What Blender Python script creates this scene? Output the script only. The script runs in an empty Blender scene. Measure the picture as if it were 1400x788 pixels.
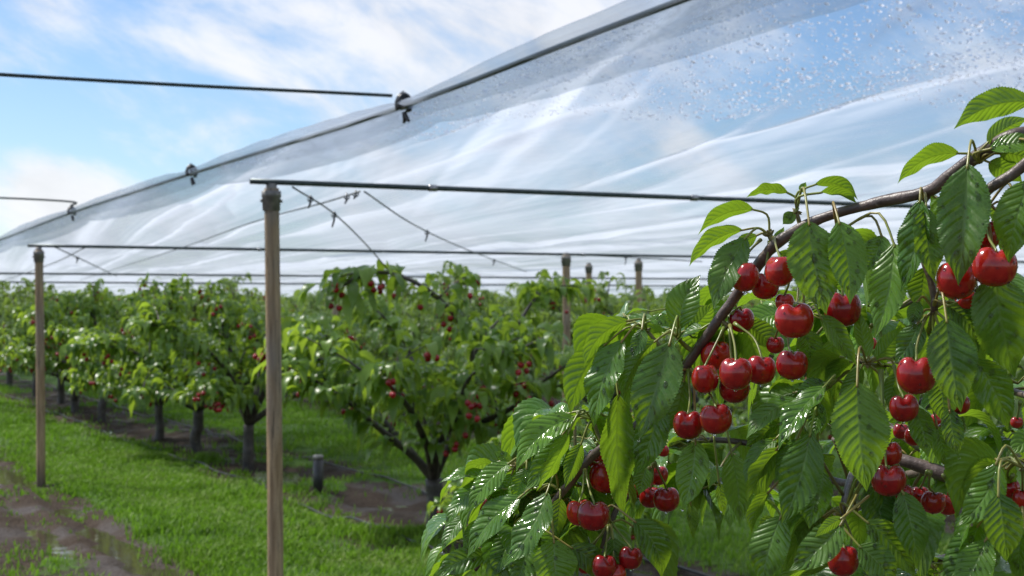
import bpy, math, random
import numpy as np
from mathutils import Vector

random.seed(7)
rng = np.random.default_rng(11)
sc = bpy.context.scene
COL = sc.collection
PI = math.pi

# ------------------------------------------------------------------ camera model
W_, H_, F_ = 1400.0, 788.0, 2044.0
HOR = 412.0
CAMZ = 1.5
TH = math.radians(27.1)
CT, ST = math.cos(TH), math.sin(TH)

def at(px, py, D):
    return np.array([(px - 700.0) / F_ * D, D, CAMZ - (py - HOR) / F_ * D])

def uv(u, v, z=0.0):
    return np.array([-ST * u + CT * v, CT * u + ST * v, z])

def nrm(a):
    a = np.asarray(a, float)
    n = np.linalg.norm(a, axis=-1, keepdims=True)
    return a / np.maximum(n, 1e-9)

# ------------------------------------------------------------------ value noise (numpy)
def _hash(ix, iy, seed):
    h = (ix.astype(np.int64) * 374761393 + iy.astype(np.int64) * 668265263 + seed * 1442695041) & 0x7fffffff
    h = ((h ^ (h >> 13)) * 1274126177) & 0x7fffffff
    return ((h ^ (h >> 16)) & 0xffff) / 65535.0

def vnoise(x, y, seed=0):
    ix, iy = np.floor(x), np.floor(y)
    fx, fy = x - ix, y - iy
    fx = fx * fx * (3 - 2 * fx); fy = fy * fy * (3 - 2 * fy)
    a = _hash(ix, iy, seed); b = _hash(ix + 1, iy, seed)
    c = _hash(ix, iy + 1, seed); d = _hash(ix + 1, iy + 1, seed)
    return (a + (b - a) * fx) * (1 - fy) + (c + (d - c) * fx) * fy

def fbm(x, y, seed=0, o=4):
    s = 0; a = .5; t = 0
    for k in range(o):
        s = s + a * vnoise(x * 2 ** k, y * 2 ** k, seed + 31 * k); t += a; a *= .5
    return s / t

def sstep(a, b, x):
    t = np.clip((x - a) / (b - a), 0, 1)
    return t * t * (3 - 2 * t)

# ------------------------------------------------------------------ mesh accumulation
class MB:
    """collects quads (a triangle repeats no vertex: it is kept apart) and makes one mesh"""
    def __init__(s):
        s.v = []; s.q = []; s.m = []; s.uvs = []; s.rnd = []; s.n = 0
    def add(s, verts, quads, mat=0, uvs=None, rnd=None):
        verts = np.asarray(verts, float).reshape(-1, 3)
        quads = np.asarray(quads, np.int64).reshape(-1, 4)
        s.v.append(verts); s.q.append(quads + s.n)
        s.m.append(np.full(len(quads), mat, np.int32))
        s.uvs.append(np.zeros((len(verts), 2)) if uvs is None else np.asarray(uvs, float).reshape(-1, 2))
        s.rnd.append(np.full(len(verts), .5) if rnd is None else np.broadcast_to(np.asarray(rnd, float), (len(verts),)))
        s.n += len(verts)
    def mesh(s, name, mats, off=(0, 0, 0), smooth=True):
        me = bpy.data.meshes.new(name)
        v = np.concatenate(s.v) - np.asarray(off, float)
        q = np.concatenate(s.q); m = np.concatenate(s.m)
        me.vertices.add(len(v)); me.vertices.foreach_set('co', v.astype(np.float32).ravel())
        me.loops.add(q.size); me.loops.foreach_set('vertex_index', q.astype(np.int32).ravel())
        me.polygons.add(len(q)); me.polygons.foreach_set('loop_start', (np.arange(len(q)) * 4).astype(np.int32))
        for mt in mats: me.materials.append(mt)
        me.polygons.foreach_set('material_index', m)
        me.polygons.foreach_set('use_smooth', np.full(len(q), smooth))
        u = np.concatenate(s.uvs)
        ul = me.uv_layers.new(name='UVMap'); ul.data.foreach_set('uv', u[q.ravel()].astype(np.float32).ravel())
        at_ = me.attributes.new('rnd', 'FLOAT', 'POINT'); at_.data.foreach_set('value', np.concatenate(s.rnd).astype(np.float32))
        me.update(); me.validate()
        return me

def wloc(o):
    p = np.zeros(3)
    while o is not None:
        p += np.array(o.location); o = o.parent
    return p

def link(name, me, parent=None, loc=None):
    o = bpy.data.objects.new(name, me); COL.objects.link(o)
    if parent is not None: o.parent = parent
    if loc is not None: o.location = loc
    return o

def build(name, mb, mats, parent=None, origin=None, smooth=True):
    """world-space vertices -> one object whose origin is `origin` (default: its parent's origin)"""
    if not isinstance(mats, (list, tuple)): mats = [mats]
    pw = wloc(parent) if parent is not None else np.zeros(3)
    og = pw if origin is None else np.asarray(origin, float)
    me = mb.mesh(name, mats, og, smooth)
    return link(name, me, parent, tuple(og - pw))

def empty(name, loc):
    o = bpy.data.objects.new(name, None); COL.objects.link(o); o.location = tuple(float(c) for c in loc)
    o.empty_display_size = .1
    return o

def tag(o, label=None, cat=None, group=None, kind=None):
    if label: o['label'] = label
    if cat: o['category'] = cat
    if group: o['group'] = group
    if kind: o['kind'] = kind
    return o

def grid_quads(nu, nv, wrap=False):
    i = np.arange(nu - 1)[:, None]; j = np.arange(nv if wrap else nv - 1)[None, :]
    j2 = (j + 1) % nv
    return np.stack([i * nv + j, i * nv + j2, (i + 1) * nv + j2, (i + 1) * nv + j], -1).reshape(-1, 4)

def spline(pts, n):
    """Catmull-Rom through pts"""
    p = np.asarray(pts, float)
    if len(p) == 2: return p[0] + (p[1] - p[0]) * np.linspace(0, 1, n)[:, None]
    P = np.vstack([2 * p[0] - p[1], p, 2 * p[-1] - p[-2]])
    t = np.linspace(0, len(p) - 1 - 1e-9, n); k = np.floor(t).astype(int); f = (t - k)[:, None]
    a, b, c, d = P[k], P[k + 1], P[k + 2], P[k + 3]
    return .5 * (2 * b + (c - a) * f + (2 * a - 5 * b + 4 * c - d) * f ** 2 + (3 * b - a - 3 * c + d) * f ** 3)

def tube(mb, pts, rad, seg=8, mat=0, closed=True, rough=0.0, rnd=.5):
    p = np.asarray(pts, float); n = len(p)
    r = np.broadcast_to(np.asarray(rad, float), (n,)).copy()
    tg = nrm(np.gradient(p, axis=0))
    ref = np.array([0, 0, 1.0]) if abs(tg[0][2]) < .9 else np.array([1.0, 0, 0])
    A = []
    x = nrm(np.cross(tg[0], ref))
    for k in range(n):
        x = nrm(x - tg[k] * np.dot(x, tg[k])); A.append(x)
    A = np.array(A); B = np.cross(tg, A)
    an = np.linspace(0, 2 * PI, seg, endpoint=False)
    rr = r[:, None] * (1 + rough * (rng.random((n, seg)) - .5))
    ring = p[:, None] + A[:, None] * (np.cos(an)[None, :, None] * rr[..., None]) + B[:, None] * (np.sin(an)[None, :, None] * rr[..., None])
    if closed:
        e0 = np.repeat(p[:1], seg, 0)[None] + (ring[:1] - p[:1, None]) * .02
        e1 = np.repeat(p[-1:], seg, 0)[None] + (ring[-1:] - p[-1:, None]) * .02
        ring = np.concatenate([e0, ring, e1]); n += 2
    L = np.linspace(0, 1, n)
    uvs = np.stack([np.repeat(L, seg), np.tile(np.linspace(0, 1, seg), n)], -1)
    mb.add(ring, grid_quads(n, seg, True), mat, uvs, rnd)

def box(mb, c, sx, sy, sz, ex=(1, 0, 0), ey=(0, 1, 0), ez=(0, 0, 1), mat=0, bev=.12):
    c = np.asarray(c, float); ex, ey, ez = map(np.asarray, (ex, ey, ez))
    # a bevelled box as a lathe-like stack of 4 rings of 8 points
    rings = []
    b = bev * min(sx, sy, sz)
    def ring(k, z):
        X, Y = sx / 2 - k, sy / 2 - k
        o = [(-X + b, -Y), (X - b, -Y), (X, -Y + b), (X, Y - b), (X - b, Y), (-X + b, Y), (-X, Y - b), (-X, -Y + b)]
        return [c + ex * a + ey * d + ez * z for a, d in o]
    for k, z in ((min(sx, sy) * .49, -sz / 2), (b, -sz / 2), (0, -sz / 2 + b), (0, sz / 2 - b), (b, sz / 2), (min(sx, sy) * .49, sz / 2)):
        rings.append(ring(k, z))
    mb.add(np.array(rings), grid_quads(6, 8, True), mat)

# ------------------------------------------------------------------ materials
def newmat(name):
    m = bpy.data.materials.new(name); m.use_nodes = True
    nt = m.node_tree; nt.nodes.clear()
    return m, nt

class N:
    """tiny node helper"""
    def __init__(s, nt): s.nt = nt
    def n(s, t, **kw):
        x = s.nt.nodes.new(t)
        for k, v in kw.items(): setattr(x, k, v)
        return x
    def l(s, a, b): s.nt.links.new(a, b)
    def val(s, x, inp):
        if hasattr(x, 'is_linked') or isinstance(x, bpy.types.NodeSocket): s.l(x, inp)
        else: inp.default_value = x
    def math(s, op, a, b=0.0, c=None, clamp=False):
        x = s.n('ShaderNodeMath', operation=op, use_clamp=clamp)
        s.val(a, x.inputs[0]); s.val(b, x.inputs[1])
        if c is not None: s.val(c, x.inputs[2])
        return x.outputs[0]
    def noise(s, vec, scale, detail=3, rough=.55, dist=0.0):
        x = s.n('ShaderNodeTexNoise'); x.inputs['Scale'].default_value = scale
        x.inputs['Detail'].default_value = detail; x.inputs['Roughness'].default_value = rough
        x.inputs['Distortion'].default_value = dist
        if vec is not None: s.l(vec, x.inputs['Vector'])
        return x.outputs['Fac']
    def map(s, vec, scale=(1, 1, 1), rot=(0, 0, 0)):
        x = s.n('ShaderNodeMapping'); x.inputs['Scale'].default_value = scale; x.inputs['Rotation'].default_value = rot
        s.l(vec, x.inputs['Vector']); return x.outputs[0]
    def sm(s, x, a, b, lo=0.0, hi=1.0):
        r = s.n('ShaderNodeMapRange', interpolation_type='SMOOTHSTEP')
        s.val(x, r.inputs[0]); r.inputs[1].default_value = a; r.inputs[2].default_value = b
        r.inputs[3].default_value = lo; r.inputs[4].default_value = hi
        return r.outputs[0]
    def mix(s, f, a, b):
        x = s.n('ShaderNodeMix', data_type='RGBA'); s.val(f, x.inputs[0])
        for c, i in ((a, 6), (b, 7)):
            if isinstance(c, (tuple, list)): x.inputs[i].default_value = (*c[:3], 1)
            else: s.l(c, x.inputs[i])
        return x.outputs[2]
    def bump(s, h, strength, dist, normal=None):
        x = s.n('ShaderNodeBump'); x.inputs['Strength'].default_value = strength; x.inputs['Distance'].default_value = dist
        s.l(h, x.inputs['Height'])
        if normal is not None: s.l(normal, x.inputs['Normal'])
        return x.outputs[0]
    def princ(s, col, rough=.5, spec=.5, metal=0.0, normal=None, **kw):
        p = s.n('ShaderNodeBsdfPrincipled')
        if isinstance(col, (tuple, list)): p.inputs['Base Color'].default_value = (*col[:3], 1)
        else: s.l(col, p.inputs['Base Color'])
        s.val(rough, p.inputs['Roughness']); p.inputs['Specular IOR Level'].default_value = spec
        p.inputs['Metallic'].default_value = metal
        if normal is not None: s.l(normal, p.inputs['Normal'])
        for k, v in kw.items(): s.val(v, p.inputs[k.replace('_', ' ')])
        return p
    def out(s, sh):
        o = s.n('ShaderNodeOutputMaterial'); s.l(sh, o.inputs[0])
    def mixsh(s, f, a, b):
        x = s.n('ShaderNodeMixShader'); s.val(f, x.inputs[0]); s.l(a, x.inputs[1]); s.l(b, x.inputs[2]); return x.outputs[0]

def mat_leaf(name, dark, light, under, trans, veins=True, rough=.32, tfac=.3, wet=True, vb=.42):
    m, nt = newmat(name); g = N(nt)
    uvn = g.n('ShaderNodeUVMap'); sep = g.n('ShaderNodeSeparateXYZ'); g.l(uvn.outputs[0], sep.inputs[0])
    t = sep.outputs[0]
    x = g.math('ABSOLUTE', g.math('SUBTRACT', sep.outputs[1], .5)); x = g.math('MULTIPLY', x, 2.0)
    rnd = g.n('ShaderNodeAttribute', attribute_name='rnd').outputs['Fac']
    geo = g.n('ShaderNodeNewGeometry')
    tc = g.n('ShaderNodeTexCoord').outputs['Object']
    col = g.mix(rnd, dark, light)
    blot = g.noise(tc, 60 if veins else 14, 2)
    col = g.mix(g.sm(blot, .35, .7, 0, .35), col, light)
    nrmal = None; r = rough
    if veins:
        wob = g.math('MULTIPLY', g.math('SUBTRACT', g.noise(tc, 38, 2), .5), .05)
        ph = g.math('MULTIPLY', g.math('ADD', wob, g.math('SUBTRACT', t, g.math('MULTIPLY', g.math('POWER', x, 1.15), .20))), g.math('MULTIPLY_ADD', rnd, 2.0, 9.0))
        pp = g.math('PINGPONG', ph, .5)                      # 0 on a vein, .5 between
        vein = g.math('MULTIPLY', g.sm(pp, .0, .07, 1, 0), g.sm(x, .0, 1.0, .8, .25))
        mid = g.sm(x, .02, .075, 1, 0)
        v = g.math('MAXIMUM', vein, mid)
        vo = g.n('ShaderNodeTexVoronoi', feature='DISTANCE_TO_EDGE'); vo.inputs['Scale'].default_value = 230; g.l(tc, vo.inputs['Vector'])
        net = g.sm(vo.outputs['Distance'], .0, .10, .22, 0)
        col = g.mix(g.math('MAXIMUM', net, g.math('MULTIPLY', g.math('MAXIMUM', g.math('MULTIPLY', vein, .8), mid), .6)), col, (.19, .32, .07))
        spot = g.math('MULTIPLY', g.sm(g.noise(tc, 90, 2), .70, .74), g.sm(g.noise(tc, 9, 1), .5, .6))
        col = g.mix(g.math('MULTIPLY', spot, .35), col, (.14, .12, .03))
        fine = g.noise(tc, 420, 2)
        h = g.math('ADD', g.sm(pp, 0, .38, 0, 1), g.math('MULTIPLY', fine, .25))
        h = g.math('MULTIPLY', h, g.sm(x, .0, .12, .2, 1))
        big = g.noise(tc, 55, 2)
        h = g.math('ADD', h, g.math('MULTIPLY', big, 1.3))
        nrmal = g.bump(h, vb, .0016)
        if wet:
            wn = g.noise(g.map(tc, (1, 1, .6)), 48, 2, .5, .6)
            r = g.sm(wn, .44, .60, rough + .04, .10)
    col2 = g.mix(geo.outputs['Backfacing'], col, under)
    p = g.princ(col2, r, .5, 0, nrmal)
    if veins and wet:
        p.inputs['Coat Weight'].default_value = .12; p.inputs['Coat Roughness'].default_value = .09
        p.inputs['Coat IOR'].default_value = 1.33
    tr = g.n('ShaderNodeBsdfTranslucent'); tcol = g.mix(rnd, trans, tuple(c * 1.35 for c in trans))
    if veins: tcol = g.mix(g.math('MULTIPLY', v, .5), tcol, tuple(c * .55 for c in trans))
    g.l(tcol, tr.inputs[0])
    if nrmal is not None: g.l(nrmal, tr.inputs[1])
    g.out(g.mixsh(tfac, p.outputs[0], tr.outputs[0]))
    return m

M = {}
M['leaf'] = mat_leaf('cherry_leaf', (.032, .108, .011), (.125, .265, .020), (.13, .25, .035), (.30, .50, .02), tfac=.30)
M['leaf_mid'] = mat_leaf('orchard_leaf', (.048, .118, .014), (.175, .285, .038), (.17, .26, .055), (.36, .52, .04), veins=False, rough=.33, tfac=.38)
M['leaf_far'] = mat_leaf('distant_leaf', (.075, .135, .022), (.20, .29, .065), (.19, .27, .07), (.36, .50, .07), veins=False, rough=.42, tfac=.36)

def mat_grass():
    m, nt = newmat('grass_blade'); g = N(nt)
    rnd = g.n('ShaderNodeAttribute', attribute_name='rnd').outputs['Fac']
    tc = g.n('ShaderNodeTexCoord').outputs['Object']
    n = g.noise(tc, 1.6, 4); n2 = g.noise(tc, .6, 2)
    col = g.mix(rnd, (.075, .16, .010), (.24, .38, .024))
    col = g.mix(g.sm(n, .42, .66, 0, .65), col, (.22, .28, .06)); col = g.mix(g.sm(n2, .45, .62, 0, .5), col, (.05, .13, .012))
    p = g.princ(col, .55, .25)
    tr = g.n('ShaderNodeBsdfTranslucent'); tr.inputs[0].default_value = (.22, .45, .03, 1)
    g.out(g.mixsh(.3, p.outputs[0], tr.outputs[0])); return m
M['grass'] = mat_grass()

def mat_ground():
    m, nt = newmat('soil_and_turf'); g = N(nt)
    tc = g.n('ShaderNodeTexCoord').outputs['Object']
    gr = g.n('ShaderNodeAttribute', attribute_name='rnd').outputs['Fac']
    n1 = g.noise(tc, 2.2, 5, .65); n2 = g.noise(tc, 14, 4, .65); n3 = g.noise(tc, 70, 3, .6)
    soil = g.mix(n1, (.024, .015, .009), (.070, .046, .028)); soil = g.mix(g.sm(n3, .45, .78), soil, (.105, .075, .050))
    turf = g.mix(n2, (.040, .085, .014), (.10, .19, .028))
    f = g.sm(g.math('ADD', gr, g.math('MULTIPLY', g.math('SUBTRACT', n2, .5), .9)), .38, .62)
    col = g.mix(f, soil, turf)
    wet = g.sm(g.noise(tc, 1.6, 3), .42, .62)
    ro = g.math('MULTIPLY', g.math('SUBTRACT', 1.0, f), wet)
    r = g.sm(ro, 0, 1, .9, .46)
    h = g.math('ADD', g.math('MULTIPLY', n2, .6), g.math('MULTIPLY', n3, .4))
    g.out(g.princ(col, r, .22, 0, g.bump(h, .9, .05)).outputs[0]); return m
M['ground'] = mat_ground()

def mat_puddle():
    m, nt = newmat('muddy_water'); g = N(nt)
    tc = g.n('ShaderNodeTexCoord').outputs['Object']
    b = g.bump(g.noise(tc, 9, 2), .12, .01)
    g.out(g.princ((.055, .042, .03), .06, .6, 0, b, IOR=1.4).outputs[0]); return m
M['puddle'] = mat_puddle()

def mat_bark(name, a, b, c, scale=1.0, rough=.45):
    m, nt = newmat(name); g = N(nt)
    tc = g.n('ShaderNodeTexCoord').outputs['Object']
    n1 = g.noise(tc, 45 * scale, 4, .6); n2 = g.noise(tc, 160 * scale, 3, .6); n3 = g.noise(tc, 14 * scale, 2)
    col = g.mix(g.sm(n1, .3, .7), a, b); col = g.mix(g.sm(n2, .62, .72), col, c)
    col = g.mix(g.sm(n3, .55, .75, 0, .4), col, c)
    h = g.math('ADD', n1, g.math('MULTIPLY', n2, .6))
    g.out(g.princ(col, rough, .5, 0, g.bump(h, .6, .0025 / scale)).outputs[0]); return m
M['bark'] = mat_bark('cherry_bark', (.060, .042, .034), (.150, .108, .090), (.23, .19, .155), 1.0, .42)
M['bark_mid'] = mat_bark('wet_trunk_bark', (.026, .021, .018), (.080, .064, .052), (.15, .13, .105), .35, .5)
M['spur'] = mat_bark('bud_scale', (.12, .12, .03), (.20, .16, .05), (.16, .07, .03), 2.0, .5)

def mat_simple(name, col, rough=.5, spec=.5, metal=0.0, var=None, scale=60, bump=0.0, **kw):
    m, nt = newmat(name); g = N(nt)
    tc = g.n('ShaderNodeTexCoord').outputs['Object']
    n = g.noise(tc, scale, 4, .6)
    c = g.mix(g.sm(n, .3, .7), col, var) if var else col
    nn = g.bump(n, bump, .003) if bump else None
    g.out(g.princ(c, rough, spec, metal, nn, **kw).outputs[0]); return m
M['petiole'] = mat_simple('petiole', (.24, .33, .06), .35, .5, 0, (.30, .20, .06), 18)
M['stem'] = mat_simple('cherry_stem', (.16, .24, .04), .35, .5, 0, (.24, .22, .06), 30)
M['rail'] = mat_simple('painted_steel', (.085, .105, .105), .38, .5, .55, (.045, .058, .058), 30, .2)
M['cable'] = mat_simple('cable_sheath', (.050, .068, .066), .3, .5, .3, (.028, .040, .040), 60, .3)
M['wire'] = mat_simple('thin_wire', (.10, .11, .11), .4, .5, .6, (.16, .165, .16), 20)
M['clip'] = mat_simple('clip_plastic', (.028, .028, .030), .32, .5, 0, (.06, .062, .065), 40, .2)
M['clip_metal'] = mat_simple('clip_steel', (.42, .42, .42), .3, .5, .8, (.25, .25, .25), 50)
M['collar'] = mat_simple('weathered_collar', (.17, .16, .145), .5, .4, .25, (.30, .28, .25), 35, .3)
M['hose'] = mat_simple('black_poly_pipe', (.020, .022, .024), .35, .5, 0, (.05, .045, .04), 12)
M['cherry_mid'] = mat_simple('small_cherry', (.36, .007, .012), .2, .5, 0, (.20, .004, .008), 14)

def mat_post():
    m, nt = newmat('weathered_pole'); g = N(nt)
    tc = g.n('ShaderNodeTexCoord').outputs['Object']
    n1 = g.noise(g.map(tc, (1, 1, .06)), 70, 4, .6); n2 = g.noise(tc, 90, 3, .65); n3 = g.noise(g.map(tc, (1, 1, .35)), 5, 3)
    col = g.mix(g.sm(n1, .3, .7), (.25, .165, .085), (.46, .33, .19))
    col = g.mix(g.sm(n3, .42, .68, 0, .7), col, (.25, .23, .195))
    col = g.mix(g.sm(n2, .6, .72, 0, .8), col, (.085, .070, .052))
    crk = g.sm(g.noise(g.map(tc, (1, 1, .03)), 120, 2), .62, .68)
    col = g.mix(g.math('MULTIPLY', crk, .85), col, (.035, .028, .02))
    sep = g.n('ShaderNodeSeparateXYZ'); g.l(tc, sep.inputs[0])
    col = g.mix(g.sm(g.math('ADD', sep.outputs[2], g.math('MULTIPLY', n3, .3)), .45, .12), col, (.075, .06, .04))
    h = g.math('SUBTRACT', g.math('ADD', n1, g.math('MULTIPLY', n2, .5)), crk)
    g.out(g.princ(col, .72, .3, 0, g.bump(h, .8, .005)).outputs[0]); return m
M['post'] = mat_post()

def mat_cherry():
    m, nt = newmat('cherry_skin'); g = N(nt)
    tc = g.n('ShaderNodeTexCoord').outputs['Object']
    rnd = g.n('ShaderNodeObjectInfo').outputs['Random']
    n1 = g.noise(tc, 55, 3, .6); n2 = g.noise(tc, 900, 2, .5); n3 = g.noise(tc, 130, 2)
    a = g.mix(rnd, (.17, .003, .007), (.36, .006, .008))
    b = g.mix(rnd, (.34, .006, .009), (.58, .030, .014))
    col = g.mix(g.sm(n1, .35, .68), a, b)
    spk = g.math('MULTIPLY', g.sm(n2, .62, .70), g.sm(n3, .42, .6))
    col = g.mix(g.math('MULTIPLY', spk, .5), col, (.55, .16, .08))
    h = g.noise(tc, 70, 3, .6)
    g.out(g.princ(col, .20, .5, 0, g.bump(h, .16, .002), Coat_Weight=.5, Coat_Roughness=.045, Coat_IOR=1.4).outputs[0]); return m
M['cherry'] = mat_cherry()

def mat_drop():
    m, nt = newmat('rain_water'); g = N(nt)
    gl = g.n('ShaderNodeBsdfGlass'); gl.inputs['IOR'].default_value = 1.33; gl.inputs['Roughness'].default_value = .0
    tp = g.n('ShaderNodeBsdfTransparent')
    g.out(g.mixsh(.25, gl.outputs[0], tp.outputs[0])); return m
M['drop'] = mat_drop()
def mat_dew():
    m, nt = newmat('dew_water'); g = N(nt)
    gl = g.n('ShaderNodeBsdfGlass'); gl.inputs['IOR'].default_value = 1.33; gl.inputs['Roughness'].default_value = .0
    tl = g.n('ShaderNodeBsdfTranslucent'); tl.inputs[0].default_value = (.95, .97, 1, 1)  # white share paints in the bright glint of sunlit drops
    rnd = g.n('ShaderNodeAttribute', attribute_name='rnd').outputs['Fac']
    g.out(g.mixsh(g.sm(rnd, .3, .9, .0, .5), gl.outputs[0], tl.outputs[0])); return m
M['dew'] = mat_dew()

def mat_film(name, base=.42, tint=(.93, .96, 1.0)):
    m, nt = newmat(name); g = N(nt)
    tc = g.n('ShaderNodeTexCoord').outputs['Object']
    # object space of the canopy: x along the rows, y across; the pull folds run a little across the rows
    st = g.map(tc, (.16, 1.5, 0), (0, 0, math.radians(-14)))
    s1 = g.noise(st, 1.0, 4, .6, .7)
    st2 = g.map(tc, (.5, 7.0, 0), (0, 0, math.radians(-10)))
    s2 = g.noise(st2, 1.0, 4, .6, .5)
    blot = g.noise(g.map(tc, (.3, .5, 0)), 1.0, 3, .55)
    fine = g.noise(g.map(tc, (4, 22, 0), (0, 0, math.radians(-12))), 1.0, 3, .6)
    lw = g.n('ShaderNodeLayerWeight'); lw.inputs[0].default_value = .5
    fac = lw.outputs['Facing']
    at_ = g.n('ShaderNodeAttribute', attribute_name='rnd').outputs['Fac']
    milk = g.math('ADD', g.math('MULTIPLY', at_, base), g.math('MULTIPLY', g.math('SUBTRACT', fine, .5), .25))
    milk = g.math('ADD', milk, g.sm(fac, .86, .985, 0, .22), clamp=True)
    nm = g.bump(fine, .5, .006)
    tp = g.n('ShaderNodeBsdfTransparent'); tp.inputs[0].default_value = (*[c * .97 for c in tint], 1)
    tl = g.n('ShaderNodeBsdfTranslucent'); tl.inputs[0].default_value = (.70, .74, .83, 1); g.l(g.mix(g.sm(at_, .30, .75), (.44, .50, .60), (.82, .87, .95)), tl.inputs[0]); g.l(nm, tl.inputs[1])  # brighter colour where cloudier: highlight streaks of the folds painted in
    df = g.n('ShaderNodeBsdfDiffuse'); df.inputs[0].default_value = (.56, .62, .74, 1); g.l(nm, df.inputs[2])
    milky = g.mixsh(.2, tl.outputs[0], df.outputs[0])
    a = g.mixsh(milk, tp.outputs[0], milky)
    gs = g.n('ShaderNodeBsdfGlossy'); gs.inputs['Roughness'].default_value = .16; g.l(nm, gs.inputs['Normal'])
    f5 = g.math('POWER', fac, 5.0)
    a = g.mixsh(g.math('MULTIPLY_ADD', f5, .26, .04), a, gs.outputs[0])
    g.out(a); return m
M['film'] = mat_film('plastic_film', 1.0)
M['hem'] = mat_film('plastic_hem', .55, (.90, .93, .95))

# ------------------------------------------------------------------ leaves
TT = np.array([0, .03, .1, .2, .32, .45, .58, .70, .80, .87, .93, .97, 1.0])
WW = np.array([.05, .24, .55, .82, .98, 1.0, .91, .72, .47, .27, .12, .05, .0])

def leaves(mb, B, C, T, side, Wd, nu=9, nv=3, fold=.35, serr=0.0, wave=.03, rnd=None, mat=0):
    """B, C, T: base, control and tip points (n,3); side: unit vectors across; normal = top face"""
    B, C, T, side = (np.asarray(a, float).reshape(-1, 3) for a in (B, C, T, side))
    n = len(B); Wd = np.broadcast_to(np.asarray(Wd, float), (n,)); fold = np.broadcast_to(np.asarray(fold, float), (n,))
    t = np.linspace(0, 1, nu); w = np.interp(t, TT, WW)
    x = np.linspace(-1, 1, nv)
    cl = ((1 - t) ** 2)[None, :, None] * B[:, None] + (2 * t * (1 - t))[None, :, None] * C[:, None] + (t ** 2)[None, :, None] * T[:, None]
    tg = nrm(2 * (1 - t)[None, :, None] * (C - B)[:, None] + 2 * t[None, :, None] * (T - C)[:, None])
    sd = side[:, None] - tg * np.sum(side[:, None] * tg, -1, keepdims=True); sd = nrm(sd)
    nm = np.cross(tg, sd)
    ww = np.repeat(w[None], n, 0)
    ed = np.ones((n, nu, nv))
    if serr:
        saw = np.where(np.arange(nu) % 2 == 0, 1.0, -1.0) * serr * np.clip(w * 2.2, 0, 1)
        ed[:, :, 0] += saw; ed[:, :, -1] += saw
    hw = Wd[:, None, None] * .5 * ww[..., None] * ed * np.abs(x)
    ph = rng.random((n, 1, 1)) * 6.28; fr = rng.uniform(1.5, 3.0, (n, 1, 1))
    L = np.linalg.norm(T - B, axis=1)[:, None, None]
    wv = wave * L * np.sin(fr * 6.28 * t[None, :, None] + ph + np.sign(x) * .8) * np.abs(x) ** 1.5 * np.sin(PI * t)[None, :, None]
    f = fold[:, None, None]
    # the halves rise from the midrib and roll over a little towards the edge
    P = cl[:, :, None] + sd[:, :, None] * (np.sign(x) * hw * np.cos(f))[..., None] \
        + nm[:, :, None] * (hw * np.sin(f) * (1.25 - .6 * np.abs(x)) + wv)[..., None]
    q = grid_quads(nu, nv)[:, ::-1]
    Q = (q[None] + (np.arange(n) * nu * nv)[:, None, None]).reshape(-1, 4)
    U = np.stack(np.broadcast_arrays(t[:, None], (x * .5 + .5)[None]), -1)
    U = np.repeat(U[None], n, 0)
    r = rng.random(n) if rnd is None else np.broadcast_to(np.asarray(rnd, float), (n,))
    mb.add(P.reshape(-1, 3), Q, mat, U.reshape(-1, 2), np.repeat(r, nu * nv))
    return P, nm

def bead_template(seg=8, rings=4, flat=.6):
    th = np.linspace(0, PI / 2 * 1.15, rings + 1)
    an = np.linspace(0, 2 * PI, seg, endpoint=False)
    r = np.sin(th); z = np.cos(th) * flat
    r[0] = .02
    v = np.stack([r[:, None] * np.cos(an), r[:, None] * np.sin(an), np.repeat(z[:, None], seg, 1)], -1)
    return v.reshape(-1, 3), grid_quads(rings + 1, seg, True)[:, ::-1]

def beads(mb, P, Nn, R, stretch=None, seg=8, rings=3, flat=.6, rnd=None):
    P = np.asarray(P, float).reshape(-1, 3); n = len(P)
    if n == 0: return
    Nn = nrm(np.asarray(Nn, float).reshape(-1, 3)); R = np.broadcast_to(np.asarray(R, float), (n,))
    tv, tq = bead_template(seg, rings, flat)
    ref = np.where(np.abs(Nn[:, 2:3]) < .9, np.array([[0, 0, 1.0]]), np.array([[1.0, 0, 0]]))
    a = nrm(np.cross(Nn, ref)); b = np.cross(Nn, a)
    st = np.ones(n) if stretch is None else np.asarray(stretch)
    V = P[:, None] + R[:, None, None] * (a[:, None] * tv[None, :, :1] + b[:, None] * (tv[None, :, 1:2] * st[:, None, None]) + Nn[:, None] * tv[None, :, 2:3])
    Q = (tq[None] + (np.arange(n) * len(tv))[:, None, None]).reshape(-1, 4)
    mb.add(V.reshape(-1, 3), Q, 0, None, None if rnd is None else np.repeat(rnd, len(tv)))

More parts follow.
